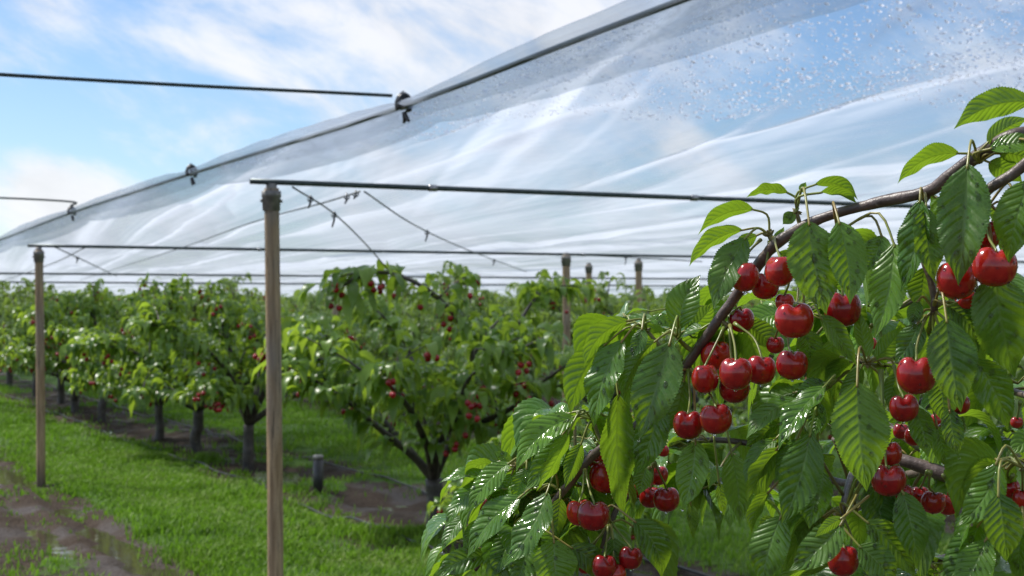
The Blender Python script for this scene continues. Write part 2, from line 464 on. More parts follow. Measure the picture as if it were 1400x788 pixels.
# cherry profile
CR = np.array([0.015, .06, .13, .24, .37, .53, .71, .87, .97, 1.0, .96, .86, .70, .50, .28, .10, .01])
CZ = np.array([.60, .61, .68, .82, .92, .93, .83, .63, .36, .05, -.28, -.55, -.76, -.89, -.96, -.98, -.98])
def cherry_verts(r, yaw, seg=28, n=26, wid=1.0):
    k = np.linspace(0, len(CR) - 1, n)
    R = np.interp(k, np.arange(len(CR)), CR); Z = np.interp(k, np.arange(len(CZ)), CZ)
    for _ in range(2):
        R[1:-1] = (R[:-2] + 2 * R[1:-1] + R[2:]) / 4; Z[1:-1] = (Z[:-2] + 2 * Z[1:-1] + Z[2:]) / 4
    an = np.linspace(0, 2 * PI, seg, endpoint=False)
    d = np.abs((an + PI) % (2 * PI) - PI)
    gr = np.exp(-(d / .42) ** 2) + .75 * np.exp(-((PI - d) / .55) ** 2)
    up = sstep(-.1, .8, Z)
    rr = R[:, None] * (1 - .085 * gr[None] * np.clip(R[:, None], 0, 1))
    zz = Z[:, None] - .27 * gr[None] * up[:, None] * np.clip(R[:, None] * 2, 0, 1)
    x = rr * np.cos(an) * .93; y = rr * np.sin(an) * 1.04 * wid
    c, s = math.cos(yaw), math.sin(yaw)
    return (np.stack([x * c - y * s, x * s + y * c, zz], -1) * r).reshape(-1, 3), grid_quads(n, seg, True)[:, ::-1]

# ------------------------------------------------------------------ ground
def zone(u, v):
    """how grassy the ground is (0 mud, 1 turf)"""
    wob = (fbm(u * .55, v * .9, 5) - .5) * .55
    edge = 2.22 + wob * .8
    g = sstep(edge - .12, edge + .22, v)
    row = np.exp(-((v - 4.10 - wob * .8) / .76) ** 4)
    g = g * (1 - .98 * row * sstep(.27, .42, fbm(u * 1.3, v * 1.8, 29)))
    g = g * (.72 + .28 * sstep(.3, .5, fbm(u * 1.1, v * 1.6, 37)))
    for k in range(1, 14):
        row = np.exp(-((v - 4.0 - 3.3 * k - wob * .4) / .5) ** 4); g = g * (1 - .8 * row)
    mid = sstep(.9, 1.25, v) * (1 - sstep(1.62, 1.85, v)) * .75 * sstep(.44, .62, fbm(u * 1.1, v * 1.4, 77))
    mid = mid * .42 + sstep(.58, .70, fbm(u * 1.6, v * 2.1, 91)) * .3 * (v < 2.3)
    return np.clip(np.maximum(g, mid * (1 - g)), 0, 1)

def gheight(u, v):
    g = zone(u, v)
    h = (fbm(u * .9, v * 1.2, 3, 3) - .5) * .10 + (fbm(u * 3.2, v * 6, 9, 3) - .5) * .075 * (1 - .6 * g)
    wv = .12 * (fbm(u * .35, u * 0, 401, 2) - .5)
    rut = np.exp(-((v + wv - 2.04) / .10) ** 2) + .9 * np.exp(-((v + wv - 1.72) / .09) ** 2) + np.exp(-((v + wv - .9) / .12) ** 2)
    rut = rut - .7 * np.exp(-((v + wv - 1.88) / .06) ** 2)
    base = -.010 * (1 - g) + .035 * g - .034 * rut * (1 - g)
    h = h + (fbm(u * 9, v * 9, 19, 2) - .5) * .035 * (1 - g)
    near = np.exp(-(np.maximum(np.abs(u) - 60, 0) / 20) ** 2)
    return base + h * near * (1 - .5 * g)

def axis(lo, hi, flo, fhi, step, grow=1.13):
    a = list(np.arange(flo, fhi, step)); s = step
    while a[-1] < hi: s *= grow; a.append(a[-1] + s)
    s = step
    while a[0] > lo: s *= grow; a.insert(0, a[0] - s)
    return np.array(a)

ua = axis(-120, 900, 3.5, 24, .055, 1.09); va = axis(-400, 700, .4, 7.0, .05, 1.10)
U, V = np.meshgrid(ua, va, indexing='ij')
mb = MB(); Zg = gheight(U, V)
mb.add(np.stack([-ST * U + CT * V, CT * U + ST * V, Zg], -1), grid_quads(len(ua), len(va))[:, ::-1], 0, None, zone(U, V).ravel())
g_o = build('ground', mb, M['ground']); tag(g_o, 'muddy orchard ground with strips of turf between the tree rows', 'ground', kind='structure')

for nm_, v0, v1, z in (('puddle_water', .2, 2.35, -.029), ('row_puddle_water', 3.35, 4.85, -.024)):
    mb = MB()
    us = np.linspace(1.5, 45, 2)
    Up, Vp = np.meshgrid(us, np.array([v0, v1]), indexing='ij')
    mb.add(np.stack([-ST * Up + CT * Vp, CT * Up + ST * Vp, Up * 0 + z], -1), grid_quads(2, 2)[:, ::-1])
    o = build(nm_, mb, M['puddle'])
    tag(o, 'rain puddles in the wheel rut of the muddy track' if v0 < 1 else 'rain puddles in the bare soil under the nearest tree row', 'puddle', kind='structure')

# grass: nobody could count the blades
def make_grass():
    parts = []
    def patch(n, u0, u1, v0, v1, pw=1.0):
        u = u0 + (u1 - u0) * rng.random(n) ** pw; v = rng.uniform(v0, v1, n)
        k = rng.random(n) < np.clip(zone(u, v) * 1.05, .015, 1) * (.18 + 1.1 * sstep(.34, .62, fbm(u * 2.2, v * 2.2, 41, 3)))
        return np.stack([u[k], v[k]], -1)
    P = np.concatenate([patch(150000, 4.6, 15, 2.0, 3.9, 1.2), patch(50000, 15, 34, 2.0, 3.9, 1.3), patch(8000, 5.5, 13, .9, 1.9),
                        patch(90000, 5.5, 26, 3.9, 8.5, 1.3)])
    n = len(P); u, v = P[:, 0], P[:, 1]
    z = gheight(u, v)
    base = np.stack([-ST * u + CT * v, CT * u + ST * v, z - .005], -1)
    far = np.clip((u - 5) / 20, 0, 1)
    h = rng.uniform(.025, .062, n) * (.35 + 1.4 * fbm(u * 1.6, v * 1.6, 63, 3)) * (1 + .3 * far) * np.where(v < 2.2, .75, 1)
    a = rng.random(n) * 2 * PI; lean = rng.uniform(.15, .8, n)
    d = np.stack([np.cos(a), np.sin(a), np.zeros(n)], -1)
    b = a + rng.uniform(.9, 2.2, n)
    s = np.stack([np.cos(b), np.sin(b), np.zeros(n)], -1) * (rng.uniform(.003, .0065, n) * (1 + .8 * far))[:, None]
    up = np.array([0, 0, 1.0])
    m = base + (up * .62 + d * (lean * .3)[:, None]) * h[:, None]
    t = base + (up * .92 + d * lean[:, None]) * h[:, None]
    Vv = np.stack([base - s, base + s, m + s * .8, m - s * .8, t + s * .08, t - s * .08], 1)
    q = np.array([[0, 1, 2, 3], [3, 2, 4, 5]])
    Q = (q[None] + (np.arange(n) * 6)[:, None, None]).reshape(-1, 4)
    mbg = MB(); mbg.add(Vv.reshape(-1, 3), Q, 0, None, np.repeat(rng.random(n), 6))
    return mbg
o = build('grass', make_grass(), M['grass']); tag(o, 'short wet green grass growing in strips between the tree rows', 'grass', kind='stuff')

# ------------------------------------------------------------------ orchard trees
UP = np.array([0, 0, 1.0])
def bunch_leaves(mb, nodes, outs, per, L0, L1, nu, nv, wr=.34):
    n = len(nodes) * per
    B = np.repeat(nodes, per, 0) + rng.normal(0, .012, (n, 3))
    a = rng.random(n) * 2 * PI
    d = np.stack([np.cos(a), np.sin(a), rng.uniform(-.25, .55, n)], -1) + np.repeat(outs, per, 0) * .55
    d = nrm(d); L = rng.uniform(L0, L1, n)
    st = d * (L * .22)[:, None]
    B2 = B + st
    hang = rng.uniform(.50, 1.0, n)
    C = B2 + (d * .5 + UP * .05)* L[:, None]
    T = B2 + d * (L * (.95 - .45 * hang))[:, None] - UP * (L * .85 * hang)[:, None]
    sd = nrm(np.cross(d, UP) + rng.normal(0, .35, (n, 3)))
    # the top face looks up and outwards
    ax = nrm(T - B2); nmv = np.cross(ax, sd); fl = np.sign(np.sum(nmv * (UP + .4 * d), -1)); fl[fl == 0] = 1
    leaves(mb, B2, C, T, sd * fl[:, None], L * wr, nu, nv, rng.uniform(.15, .6, n), 0, .03)

def limb_paths(seed, R=1.22, H=1.08, n=8):
    r = random.Random(seed); out = []
    a0 = r.random() * 6.28
    for k in range(n):
        a = a0 + 2 * PI * k / n + r.uniform(-.3, .3)
        rad = R * r.uniform(.65, 1.08); up = H * (r.uniform(.75, 1.0) if k % 2 else r.uniform(.30, .6)); dr = r.uniform(.0, .35)
        if k == 0: rad *= .35; up = H * 1.0; dr = 0
        pts = []
        for t in np.linspace(0, 1, 7):
            aa = a + .25 * math.sin(3 * t + k)
            pts.append((math.cos(aa) * rad * t ** .9, math.sin(aa) * rad * t ** .9, .42 + up * t ** .75 - dr * t ** 3))
        out.append(np.array(pts))
    return out

def make_tree(name, seed, near=True, limbs=None, base=(0, 0, 0), scale=1.0, per=4, L=(.10, .165), nu=6, nv=3, lat=5, ncher=40, step=.075,
              leafmat='leaf_mid', trunk_r=.052, cr=.016):
    """thing > trunk, limb.., crown, cherry..  Mesh data in local coordinates (tree base at the origin)."""
    r = random.Random(seed)
    root = empty(name, base)
    pb = np.asarray(base, float)
    if limbs is None: limbs = limb_paths(seed)
    limbs = [l * scale for l in limbs] if scale != 1 else limbs
    tb = MB()
    top = np.mean([l[0] for l in limbs], 0)
    tp = spline([(0.0, 0, -.06), (r.uniform(-.025, .025), r.uniform(-.025, .025), .16), (top[0] * .5, top[1] * .5, top[2] * .6), tuple(top)], 10)
    tube(tb, tp, np.interp(np.linspace(0, 1, 10), [0, .15, 1], [1.35, 1.0, .95]) * trunk_r * scale, 10, 0, True, .12)
    nodes = []; outs = []; lb_all = []
    for l in limbs:
        lb = MB() if near else tb
        p = spline(l, 26); tt = np.linspace(0, 1, 26)
        tube(lb, p, np.interp(tt, [0, .5, 1], [.032, .019, .006]) * scale, 7, 0, True, .15)
        ln = np.linalg.norm(np.diff(p, axis=0), axis=1).sum()
        for t in np.arange(.26, 1.0, step / ln):
            i = min(int(t * 25), 24); nodes.append(p[i] + (p[i + 1] - p[i]) * (t * 25 - i)); outs.append(p[min(i + 1, 25)] - p[i])
        for k in range(lat):
            t = r.uniform(.28, .97); i = int(t * 25)
            d = nrm(p[min(i + 1, 25)] - p[i]); a = r.random() * 6.28
            dv = nrm(np.array([math.cos(a), math.sin(a), r.uniform(-.1, .7)]) + d * .6)
            ll = r.uniform(.22, .5) * scale; dr = r.uniform(.0, .25)
            q = spline([p[i], p[i] + dv * ll * .5, p[i] + dv * ll - UP * dr * ll], 8)
            tube(lb, q, np.interp(np.linspace(0, 1, 8), [0, 1], [.009, .003]) * scale, 5)
            m = max(2, int(ll / step))
            for s in np.linspace(.25, 1, m):
                j = min(int(s * 7), 6); nodes.append(q[j] + (q[j + 1] - q[j]) * (s * 7 - j)); outs.append(dv)
        if near: lb_all.append(lb)
    nodes = np.array(nodes); outs = nrm(np.array(outs))
    bld = lambda nm, b, m: link(nm, b.mesh(nm, [m]), root)
    bld('trunk', tb, M['bark_mid'])
    for lb in lb_all: bld('limb', lb, M['bark_mid'])
    cb = MB(); bunch_leaves(cb, nodes, outs, per, L[0] * scale, L[1] * scale, nu, nv)
    bld('crown', cb, M[leafmat])
    # cherries hang in bunches under the nodes
    cm = MB(); cpos = []
    while len(cpos) < ncher:
        k = r.randrange(len(nodes)); c = nodes[k]
        if limbs is front_limbs and c[1] > .35 and r.random() < .75: continue
        if np.hypot(c[0], c[1]) < .4 and c[2] < 1.4: continue
        for _ in range(r.randint(1, 4)):
            cpos.append(c + outs[k] * .05 + np.array([c[0], c[1], 0]) * .10 + np.array([r.uniform(-.05, .05), r.uniform(-.05, .05), -r.uniform(.06, .16)]) * scale)
    if near:
        cv, cq = cherry_verts(cr, .4, 12, 10); c1 = MB(); c1.add(cv, cq)
        tube(c1, spline([(0, 0, cr * .5), (.004, 0, .03), (.012, .004, .06)], 5), .0016, 4)
        me = c1.mesh('cherry', [M['cherry_mid']])
        for c in cpos[:100]:
            o = link('cherry', me, root, tuple(c)); o.rotation_euler = (r.uniform(-.3, .3), r.uniform(-.3, .3), r.random() * 6.28)
    elif ncher:
        for c in cpos:
            cv, cq = cherry_verts(cr, 0, 7, 7); cm.add(cv + c, cq)
        o = bld('cherries', cm, M['cherry_mid']); o['kind'] = 'stuff'
    return root

def copy_tree(root, loc, rz, s):
    r = root.copy(); COL.objects.link(r); r.location = tuple(float(c) for c in loc); r.rotation_euler = (0, 0, rz); r.scale = (s, s, s)
    for ch in root.children:
        c = ch.copy(); COL.objects.link(c); c.parent = r
    return r

GZ = lambda u, v: float(gheight(np.array([u]), np.array([v]))[0])
def px_of(u, v):
    p = uv(u, v); return 700 + F_ * p[0] / p[1]

# the nearest whole tree, limb by limb as in the photograph
tb0 = at(597, 727, 9.75); tb0[2] = GZ(8.95, 4.02)
def TL(pts):
    """(px, py, depth offset) -> local points"""
    return np.array([at(x, y, 9.75 + d) - tb0 for x, y, d in pts])
fork = (593, 655, 0)
front_limbs = [
    TL([fork, (566, 625, -.05), (530, 596, -.15), (495, 566, -.22), (465, 540, -.28), (440, 524, -.3)]),
    TL([fork, (545, 600, .1), (510, 560, .15), (470, 515, .1), (430, 490, .05), (392, 478, .0)]),
    TL([fork, (612, 612, 0), (640, 575, -.1), (648, 510, -.2), (634, 450, -.3), (590, 400, -.35), (535, 374, -.38), (490, 378, -.4), (455, 400, -.42)]),
    TL([fork, (618, 605, -.05), (655, 580, -.2), (705, 555, -.35), (752, 515, -.5), (790, 490, -.6)]),
    TL([fork, (600, 610, .2), (570, 550, .5), (560, 480, .7), (520, 430, .8), (470, 400, .85)]),
    TL([fork, (610, 600, .2), (660, 540, .6), (700, 460, .8), (735, 405, .9), (770, 395, .9)]),
    TL([fork, (585, 615, -.3), (563, 565, -.6), (535, 530, -.8), (505, 515, -.95)]),
    TL([fork, (600, 610, -.3), (625, 570, -.6), (640, 520, -.85), (690, 480, -1.0)]),
    TL([fork, (605, 600, .3), (630, 540, .5), (655, 470, .6), (690, 430, .7)]),
]
ft = make_tree('cherry_tree', 3, True, front_limbs, tb0, 1.0, 4, (.15, .24), 9, 3, 6, 100, .075, trunk_r=.060, cr=.022)
tag(ft, 'nearest whole cherry tree, forked dark trunk beside wet soil, one fruiting limb arching highest', 'cherry tree', 'cherry trees of the nearest row')

row1 = [(6.6, 'small cherry tree half hidden behind the close wet cherry branch', .64),
        (13.03, 'cherry tree whose thin dark trunk stands just left of the near post', .98),
        (14.64, 'cherry tree second from the near post, trunk beside the wet strip', 1.04),
        (16.15, 'cherry tree with low spreading skirt between the second and the fourth trunk', .9),
        (18.9, 'cherry tree with thick dark trunk right of the far left post', 1.02),
        (20.6, 'cherry tree directly behind the far left post', .98)]
nearv = [make_tree('cherry_tree', 20 + k, True, limb_paths(20 + k, (1.25, 1.1, 1.35)[k], (1.05, 1.28, 1.12)[k], (8, 7, 9)[k]), (0, 0, 0), 1.0, 6, (.14, .21), 7, 3, 8, 100, .080, cr=.021) for k in range(3)]
used = [False] * 3
for k, (u, lab, s) in enumerate(row1):
    v = 4.03 - .02 * k
    p = uv(u, v, GZ(u, v)); src = nearv[k % 3]
    rz = k * 1.7 + .4
    if not used[k % 3]:
        used[k % 3] = True; o = src; o.location = tuple(p); o.rotation_euler = (0, 0, rz); o.scale = (s, s, s)
    else: o = copy_tree(src, p, rz, s)
    tag(o, lab, 'cherry tree', 'cherry trees of the nearest row')
farv = [make_tree('cherry_tree', 60 + k, False, limb_paths(60 + k, (1.2, 1.0, 1.3, 1.1, 1.2)[k], (1.05, 1.30, 1.0, 1.2, 1.12)[k], (8, 7, 8, 6, 9)[k]), (0, 0, 0), 1.0, 6, (.14, .21), 5, 3, 7, 110, .09, 'leaf_far', cr=.020) for k in range(5)]
fused = [False] * 5; cnt = 0
ordw = ['nearest', 'second', 'third', 'fourth', 'fifth', 'sixth', 'seventh', 'eighth', 'ninth']
rr = random.Random(5)
for row in range(0, 9):
    v = 4.0 + 3.3 * row
    u = 22.3 if row == 0 else max(4.0, v / math.tan(math.radians(47.5)))
    umax = [60, 62, 70, 80, 90, 95, 100, 105, 110][row]
    i = 0
    while u < umax and cnt < 262:
        k = (cnt * 3 + row) % 5; s = rr.uniform(.88, 1.08)
        vv = v + rr.uniform(-.12, .12); p = uv(u, vv, GZ(u, vv)); rz = rr.random() * 6.28
        if not fused[k]:
            fused[k] = True; o = farv[k]; o.location = tuple(p); o.rotation_euler = (0, 0, rz); o.scale = (s, s, s)
        else: o = copy_tree(farv[k], p, rz, s)
        d = 'near end' if i < 8 else ('middle' if u < 45 else 'far end')
        tag(o, 'leafy cherry tree at the %s of the %s tree row from the track' % (d, ordw[row]), 'cherry tree', 'cherry trees of the rows behind')
        u += rr.uniform(1.75, 2.15) + (0.02 * u if row > 1 else 0.012 * u); cnt += 1; i += 1

# the orchard beyond reads as one mass of leaves
def far_mass():
    n = 26000
    u = rng.uniform(60, 230, n); v = rng.uniform(4, 190, n)
    a = np.degrees(np.arctan2(v, u)); k = (a > 6.5) & (a < 48)
    u, v = u[k], v[k]; n = len(u)
    z = rng.uniform(.7, 1.0, n) ** .5 * 1.78
    B = np.stack([-ST * u + CT * v, CT * u + ST * v, z], -1)
    d = nrm(rng.normal(0, 1, (n, 3)) * np.array([1, 1, .4])); L = rng.uniform(.5, .9, n)
    mbm = MB()
    leaves(mbm, B, B + d * (L * .5)[:, None] + UP * .06, B + d * L[:, None] - UP * .25, nrm(np.cross(d, UP)), L * .6, 4, 3, .3)
    return mbm
o = build('distant_foliage', far_mass(), M['leaf_far']); tag(o, 'low green mass of far orchard rows under the plastic roof', 'orchard', kind='stuff')

# ------------------------------------------------------------------ posts, rails, wires
def post(pt, pb_, r, label, collar=True, grp='wooden posts carrying the rain cover'):
    """pt: top of the post; pb_: its foot"""
    base = np.array(pb_, float); top = np.array(pt, float)
    root = empty('orchard_post', base)
    n = 26; p = base + (top - base) * np.linspace(-.04, 1, n)[:, None]
    p[:, 0] += np.sin(np.linspace(0, 3, n)) * .004
    mbp = MB(); tube(mbp, p, r * np.interp(np.linspace(0, 1, n), [0, 1], [1.06, .96]), 16, 0, True, .05)
    build('pole', mbp, M['post'], root)
    if collar:
        mc = MB()
        zz = [(-.100, 1.0), (-.098, 1.14), (-.040, 1.18), (-.038, 1.27), (-.012, 1.25), (-.009, .80), (.004, .72), (.022, .70)]
        tube(mc, [top + UP * a for a, _ in zz], [r * b for _, b in zz], 18, 0, True, .02)
        for s in (-1, 1):
            tube(mc, [top + UP * -.055 + uv(0, s * r * 1.15), top + UP * -.055 + uv(0, s * r * 1.45)], r * .2, 8)
        build('collar', mc, M['collar'], root)
    tag(root, label, 'post', grp)
    return root

P1 = uv(6.66 * .89 + .0724 * 6.66, 2.09)
u1, v1 = 6.41, 2.09
p1t = at(371, 258, 6.66); p1b = at(377, 870, 6.66); p1b[2] = GZ(u1, v1)
post(p1t, p1b, .0345, 'tall weathered wooden post nearest the camera, with a grey collar')
p2t = at(53, 342, 11.98); p2b = at(56, 668, 11.98); p2b[2] = GZ(12.4, v1)
post(p2t, p2b, .034, 'wooden post standing at the edge of the muddy track, far left')
for px, py, D, r, lab in ((774, 349, 13.7, .036, 'dark post among the trees, leftmost of the three middle posts, with leaves round it'),
                          (805, 362, 17.7, .036, 'thin shorter dark post between the two taller middle posts'),
                          (873, 357, 14.8, .034, 'dark post rightmost of the three middle posts, just left of the close branch'),
                          (315, 387, 31, .05, 'short dark post tip showing over the trees left of the near post'),
                          (213, 386, 34, .05, 'small faint post tip above the left tree row'),
                          (458, 372, 22, .04, 'faint post top above the trees right of the near post')):
    t = at(px, py, D); b = t.copy(); b[2] = 0
    post(t, b, r, lab)
# black stub beside the row
st_ = at(435, 676, 11.55); st_[2] = GZ(11.0, 4.0)
root = empty('stub_post', st_)
mbp = MB(); tube(mbp, [st_ + UP * -.05, st_ + UP * .1, st_ + UP * .27], .040, 14, 0, True, .05); build('pole', mbp, M['hose'], root)
mbp = MB(); tube(mbp, [st_ + UP * .255, st_ + UP * .285], [.043, .041], 14); build('cap', mbp, M['collar'], root)
tag(root, 'short black stub post in the soil left of the nearest trunk', 'post')
# drip pipes
for v, lab, cat in ((3.62, 'black irrigation pipe lying on the soil in front of the nearest trunks', 'pipe'), (4.62, 'black irrigation pipe lying behind the nearest trunks', 'pipe')):
    us = np.linspace(4.5, 32, 90); vs = v + .12 * (fbm(us * .5, us * 0 + v, 17) - .5)
    zs = gheight(us, vs) + .012 + .03 * fbm(us * .9, us * 0, 7)
    mbp = MB(); tube(mbp, np.stack([-ST * us + CT * vs, CT * us + ST * vs, zs], -1), .009, 7)
    o = build('drip_pipe', mbp, M['hose'], origin=uv(4.5, v)); tag(o, lab, cat, 'irrigation pipes along the row')

def railz(u): return 2.030 if u < 8 else 1.945
def rail(u, v0, v1, r, lab, z0=None, sag=0.0, ncoup=6):
    z = railz(u) if z0 is None else z0
    root = empty('support_rail', uv(u, v0, z))
    n = 40; vs = np.linspace(v0, v1, n)
    zz = z - sag * np.sin(np.linspace(0, PI, n))
    mbp = MB(); p = np.stack([-ST * u + CT * vs, CT * u + ST * vs, zz], -1); tube(mbp, p, r, 10)
    build('tube', mbp, M['rail'], root)
    for k in range(ncoup):
        v = v0 + (v1 - v0) * (k + .6) / ncoup * .8
        mc = MB(); c = uv(u, v, z - sag * math.sin(PI * (v - v0) / (v1 - v0)))
        tube(mc, [c + uv(0, -.02), c + uv(0, .02)], r * 1.3, 10); build('coupler', mc, M['clip_metal'], root)
    tag(root, lab, 'rail', 'steel rails crossing the orchard under the film')
rail(6.41, 1.98, 13, .0125, 'dark steel rail resting on the nearest post, lowest across the film')
rail(12.42, 2.0, 26, .013, 'steel rail resting on the far left post, crossing behind the near post')
rail(22.5, 2.0, 50, .016, 'faint steel rail low over the trees, third from the camera', 1.90)
rail(29.5, 2.0, 50, .018, 'faintest steel rail just above the far tree tops', 1.86)

# ------------------------------------------------------------------ canopy film
VC = 2.72
CU = np.array([0, 2, 4.13, 6.42, 10.15, 14.4, 18.9, 26, 40, 80, 200.])
CZ_ = np.array([1.06, 1.03, .988, .90, .878, .836, .74, .70, .66, .62, .60])
def cable_z(u):
    u = np.asarray(u, float)
    z = np.interp(u, CU, CZ_)
    z2 = (np.interp(u - .7, CU, CZ_) + np.interp(u + .7, CU, CZ_) + z) / 3
    return CAMZ + z2
clipu = np.array([1.5, 6.42, 10.15, 14.4, 19.0, 24, 30, 40, 60, 100])
def pinch(u):
    k = np.clip(np.searchsorted(clipu, u) - 1, 0, len(clipu) - 2)
    f = np.clip((u - clipu[k]) / (clipu[k + 1] - clipu[k]), 0, 1)
    return np.sin(PI * f) ** .6
FOLDS = []
def fold_line(pts, dz, amp, w1, w2, milk):
    q = []
    for (px, py) in pts:
        D = dz * F_ / (HOR - py); x, y = (px - 700) / F_ * D, D
        q.append((-ST * x + CT * y, CT * x + ST * y))
    FOLDS.append((np.array(q), amp, w1, w2, milk))
fold_line([(1500, -60), (1280, 11), (1025, 101), (860, 150), (600, 216), (480, 246)], .78, .055, .30, .05, .20)
fold_line([(1560, -5), (1400, 55), (1200, 130), (1060, 190), (950, 226), (780, 262)], .72, .060, .10, .45, .26)
fold_line([(1500, 120), (1250, 178), (1100, 210), (930, 240), (700, 280)], .68, .030, .25, .05, .18)
fold_line([(1300, -60), (1000, 40), (800, 110), (620, 165), (440, 215)], .84, .040, .20, .06, .15)
fold_line([(900, 175), (760, 205), (640, 235), (500, 262)], .76, .035, .06, .22, .35)
fold_line([(420, 225), (330, 258), (250, 285), (170, 322)], .80, .045, .22, .08, .35)
fold_line([(350, 262), (280, 300), (200, 335), (130, 362)], .74, .04, .25, .10, .3)
def fold_field(u, v):
    h = np.zeros_like(u); mk = np.zeros_like(u)
    for q, amp, w1, w2, milk in FOLDS:
        best = np.full(u.shape, 1e9); sg = np.zeros_like(u); end = np.zeros_like(u)
        for k in range(len(q) - 1):
            a, b = q[k], q[k + 1]; d = b - a; L2 = d @ d
            t = ((u - a[0]) * d[0] + (v - a[1]) * d[1]) / L2; tc_ = np.clip(t, 0, 1)
            dx, dy = u - a[0] - tc_ * d[0], v - a[1] - tc_ * d[1]; dd = np.hypot(dx, dy); s = np.sign(d[0] * dy - d[1] * dx)
            up = dd < best; best = np.where(up, dd, best); sg = np.where(up, s, sg)
            end = np.where(up, (k + tc_) / (len(q) - 1), end)
        env = np.sin(np.clip(end, .02, .98) * PI) ** .5
        best = best + .02 * (vnoise(u * 3, v * 3, 88) - .5)
        h += amp * env * np.exp(-np.abs(best) / np.where(sg > 0, w1, w2))
        mk += milk * env * (np.exp(-(best / .028) ** 2) + .35 * np.exp(-np.abs(best) / (.5 * w1 + .02)) * (sg > 0))
    return h, mk
def fold_w(u, v):
    wp = .10 * (fbm(u * .5, v * .8, 306, 2) - .5)
    return v - .125 * u + wp, v - .33 * u + wp
def film_milk(u, v):
    """how cloudy the sheet is: condensation and folded layers, plus bright highlights painted along the folds"""
    _, mk = fold_field(u, v)
    w1, w2 = fold_w(u, v)
    a = fbm(u * .12, w1 * .8, 301, 3)
    near = 1 - sstep(5, 13, u)
    m = .36 + .10 * sstep(5, 9, np.hypot(u, v)) + .46 * (a - .5)
    m = m + .42 * near * (vnoise(w2 * 2.3, u * .10, 302) - .5) + .48 * (vnoise(w1 * 4.1, u * .08, 303) - .5)
    m = m + .34 * sstep(.68, .95, vnoise(w2 * 8.0, u * .16, 304)) * near + .40 * sstep(.66, .95, vnoise(w1 * 9.0, u * .14, 305))
    m = m + .16 * (vnoise(w2 * 19.0, u * .22, 311) - .5) * near + .12 * (vnoise(w1 * 23.0, u * .2, 312) - .5)
    m = m - .10 * np.exp(-(np.maximum(np.hypot(u - 3.5, v - 2.8) - 1.2, 0) / 1.6) ** 2)
    clear = np.exp(-(((u - 4.6) / 1.1) ** 2 + ((v - 3.55 - .10 * (u - 4.6)) / .40) ** 2))
    return np.clip(m + mk - .24 * clear + .16 * sstep(6, 14, np.hypot(u, v)), .04, .95)
def film_z(u, v):
    c = cable_z(u) - CAMZ
    b = .60
    dv = v - VC
    z = b + (c - b) * np.exp(-dv / 1.7)
    # pull folds fanning from the clips, then long soft billows
    w = dv - .22 * (u - 6) + .35 * (fbm(u * .25, dv * .4, 21, 3) - .5) * 3
    amp = sstep(.02, .5, dv)
    fold = np.abs(np.sin(w * 1.9 + 1.2 * vnoise(u * .2, dv * .3, 55))) ** .7
    z = z + amp * .055 * (fold - .5)
    z = z + amp * .030 * (np.abs(np.sin(w * 5.3 + 2.0 * vnoise(u * .35, dv * .8, 56))) - .5) * sstep(.2, .7, vnoise(u * .3, dv * .6, 58))
    z = z + amp * .05 * (fbm(u * .35, dv * .9, 57, 3) - .5)
    w1, w2 = fold_w(u, v); near = 1 - sstep(5, 13, u)
    z = z + amp * (.050 * vnoise(w2 * 2.3, u * .10, 302) * near + .045 * np.abs(vnoise(w1 * 4.1, u * .08, 303) - .5) + .016 * near * vnoise(w2 * 9.0, u * .16, 304))
    z = z + fold_field(u, v)[0] * sstep(.02, .3, dv)
    bay = .06 * np.cos(2 * PI * (v - VC) / 6.6) * sstep(5, 9, v)
    return CAMZ + np.maximum(z + bay * .6, .545)
uf = axis(.3, 260, 2.6, 14, .04, 1.035); vf = axis(VC, 220, VC, 5.5, .018, 1.045); vf = vf[vf >= VC - 1e-6]
U, V = np.meshgrid(uf, vf, indexing='ij')
can = empty('plastic_canopy', (0, 0, 0)); can.location = tuple(uv(0, 0, 0)); can.rotation_euler = (0, 0, TH + PI / 2)
# canopy space: x along the rows, y to the left of them
def canopy_part(name, Uu, Vv, Zz, mat):
    mbp = MB(); mbp.add(np.stack([Uu, -Vv, Zz], -1), grid_quads(*Uu.shape), 0, None, film_milk(Uu, Vv).ravel())
    return link(name, mbp.mesh(name, [mat]), can)
canopy_part('roof_sheet', U, V, film_z(U, V), M['film'])
tag(can, 'clear wet plastic rain cover stretched over the orchard rows', 'rain cover')
# the doubled hem over the cable
uh = axis(.3, 120, 2.0, 16, .05, 1.05)
prof = np.array([[.26, -.105], [.16, -.10], [.08, -.065], [.03, -.03], [-.02, -.005], [-.04, .02], [-.032, .05], [.0, .066], [.06, .064], [.15, .04], [.26, -.02]])
pn = 30; pr = spline(np.c_[prof, np.zeros(len(prof))], pn)[:, :2]
Uh = np.repeat(uh[:, None], pn, 1)
ph = (.25 + .75 * pinch(uh))[:, None]
lump = 1 + .5 * (fbm(uh * 1.3, uh * 0, 12) - .5)[:, None]
off = pr[None, :, 1] * np.where(pr[None, :, 1] > 0, ph * lump, .55 + .45 * ph)
rip = .010 * (vnoise(Uh * 5, np.tile(np.arange(pn), (len(uh), 1)) * .35, 14) - .5)
vv_ = pr[None, :, 0] * np.where(pr[None, :, 0] < 0, 1, .5 + .5 * ph) + rip
canopy_part('hem', Uh, VC + vv_, cable_z(uh)[:, None] + off + rip, M['hem'])

# edge cable
us = np.concatenate([np.linspace(.4, 20, 120), np.linspace(20.5, 110, 60)])
mbp = MB(); tube(mbp, np.stack([-ST * us + CT * VC, CT * us + ST * VC, cable_z(us)], -1), .0115, 10)
o = build('edge_cable', mbp, M['cable'], origin=uv(.4, VC, 2.5)); tag(o, 'dark steel cable carrying the top edge of the plastic cover', 'cable')

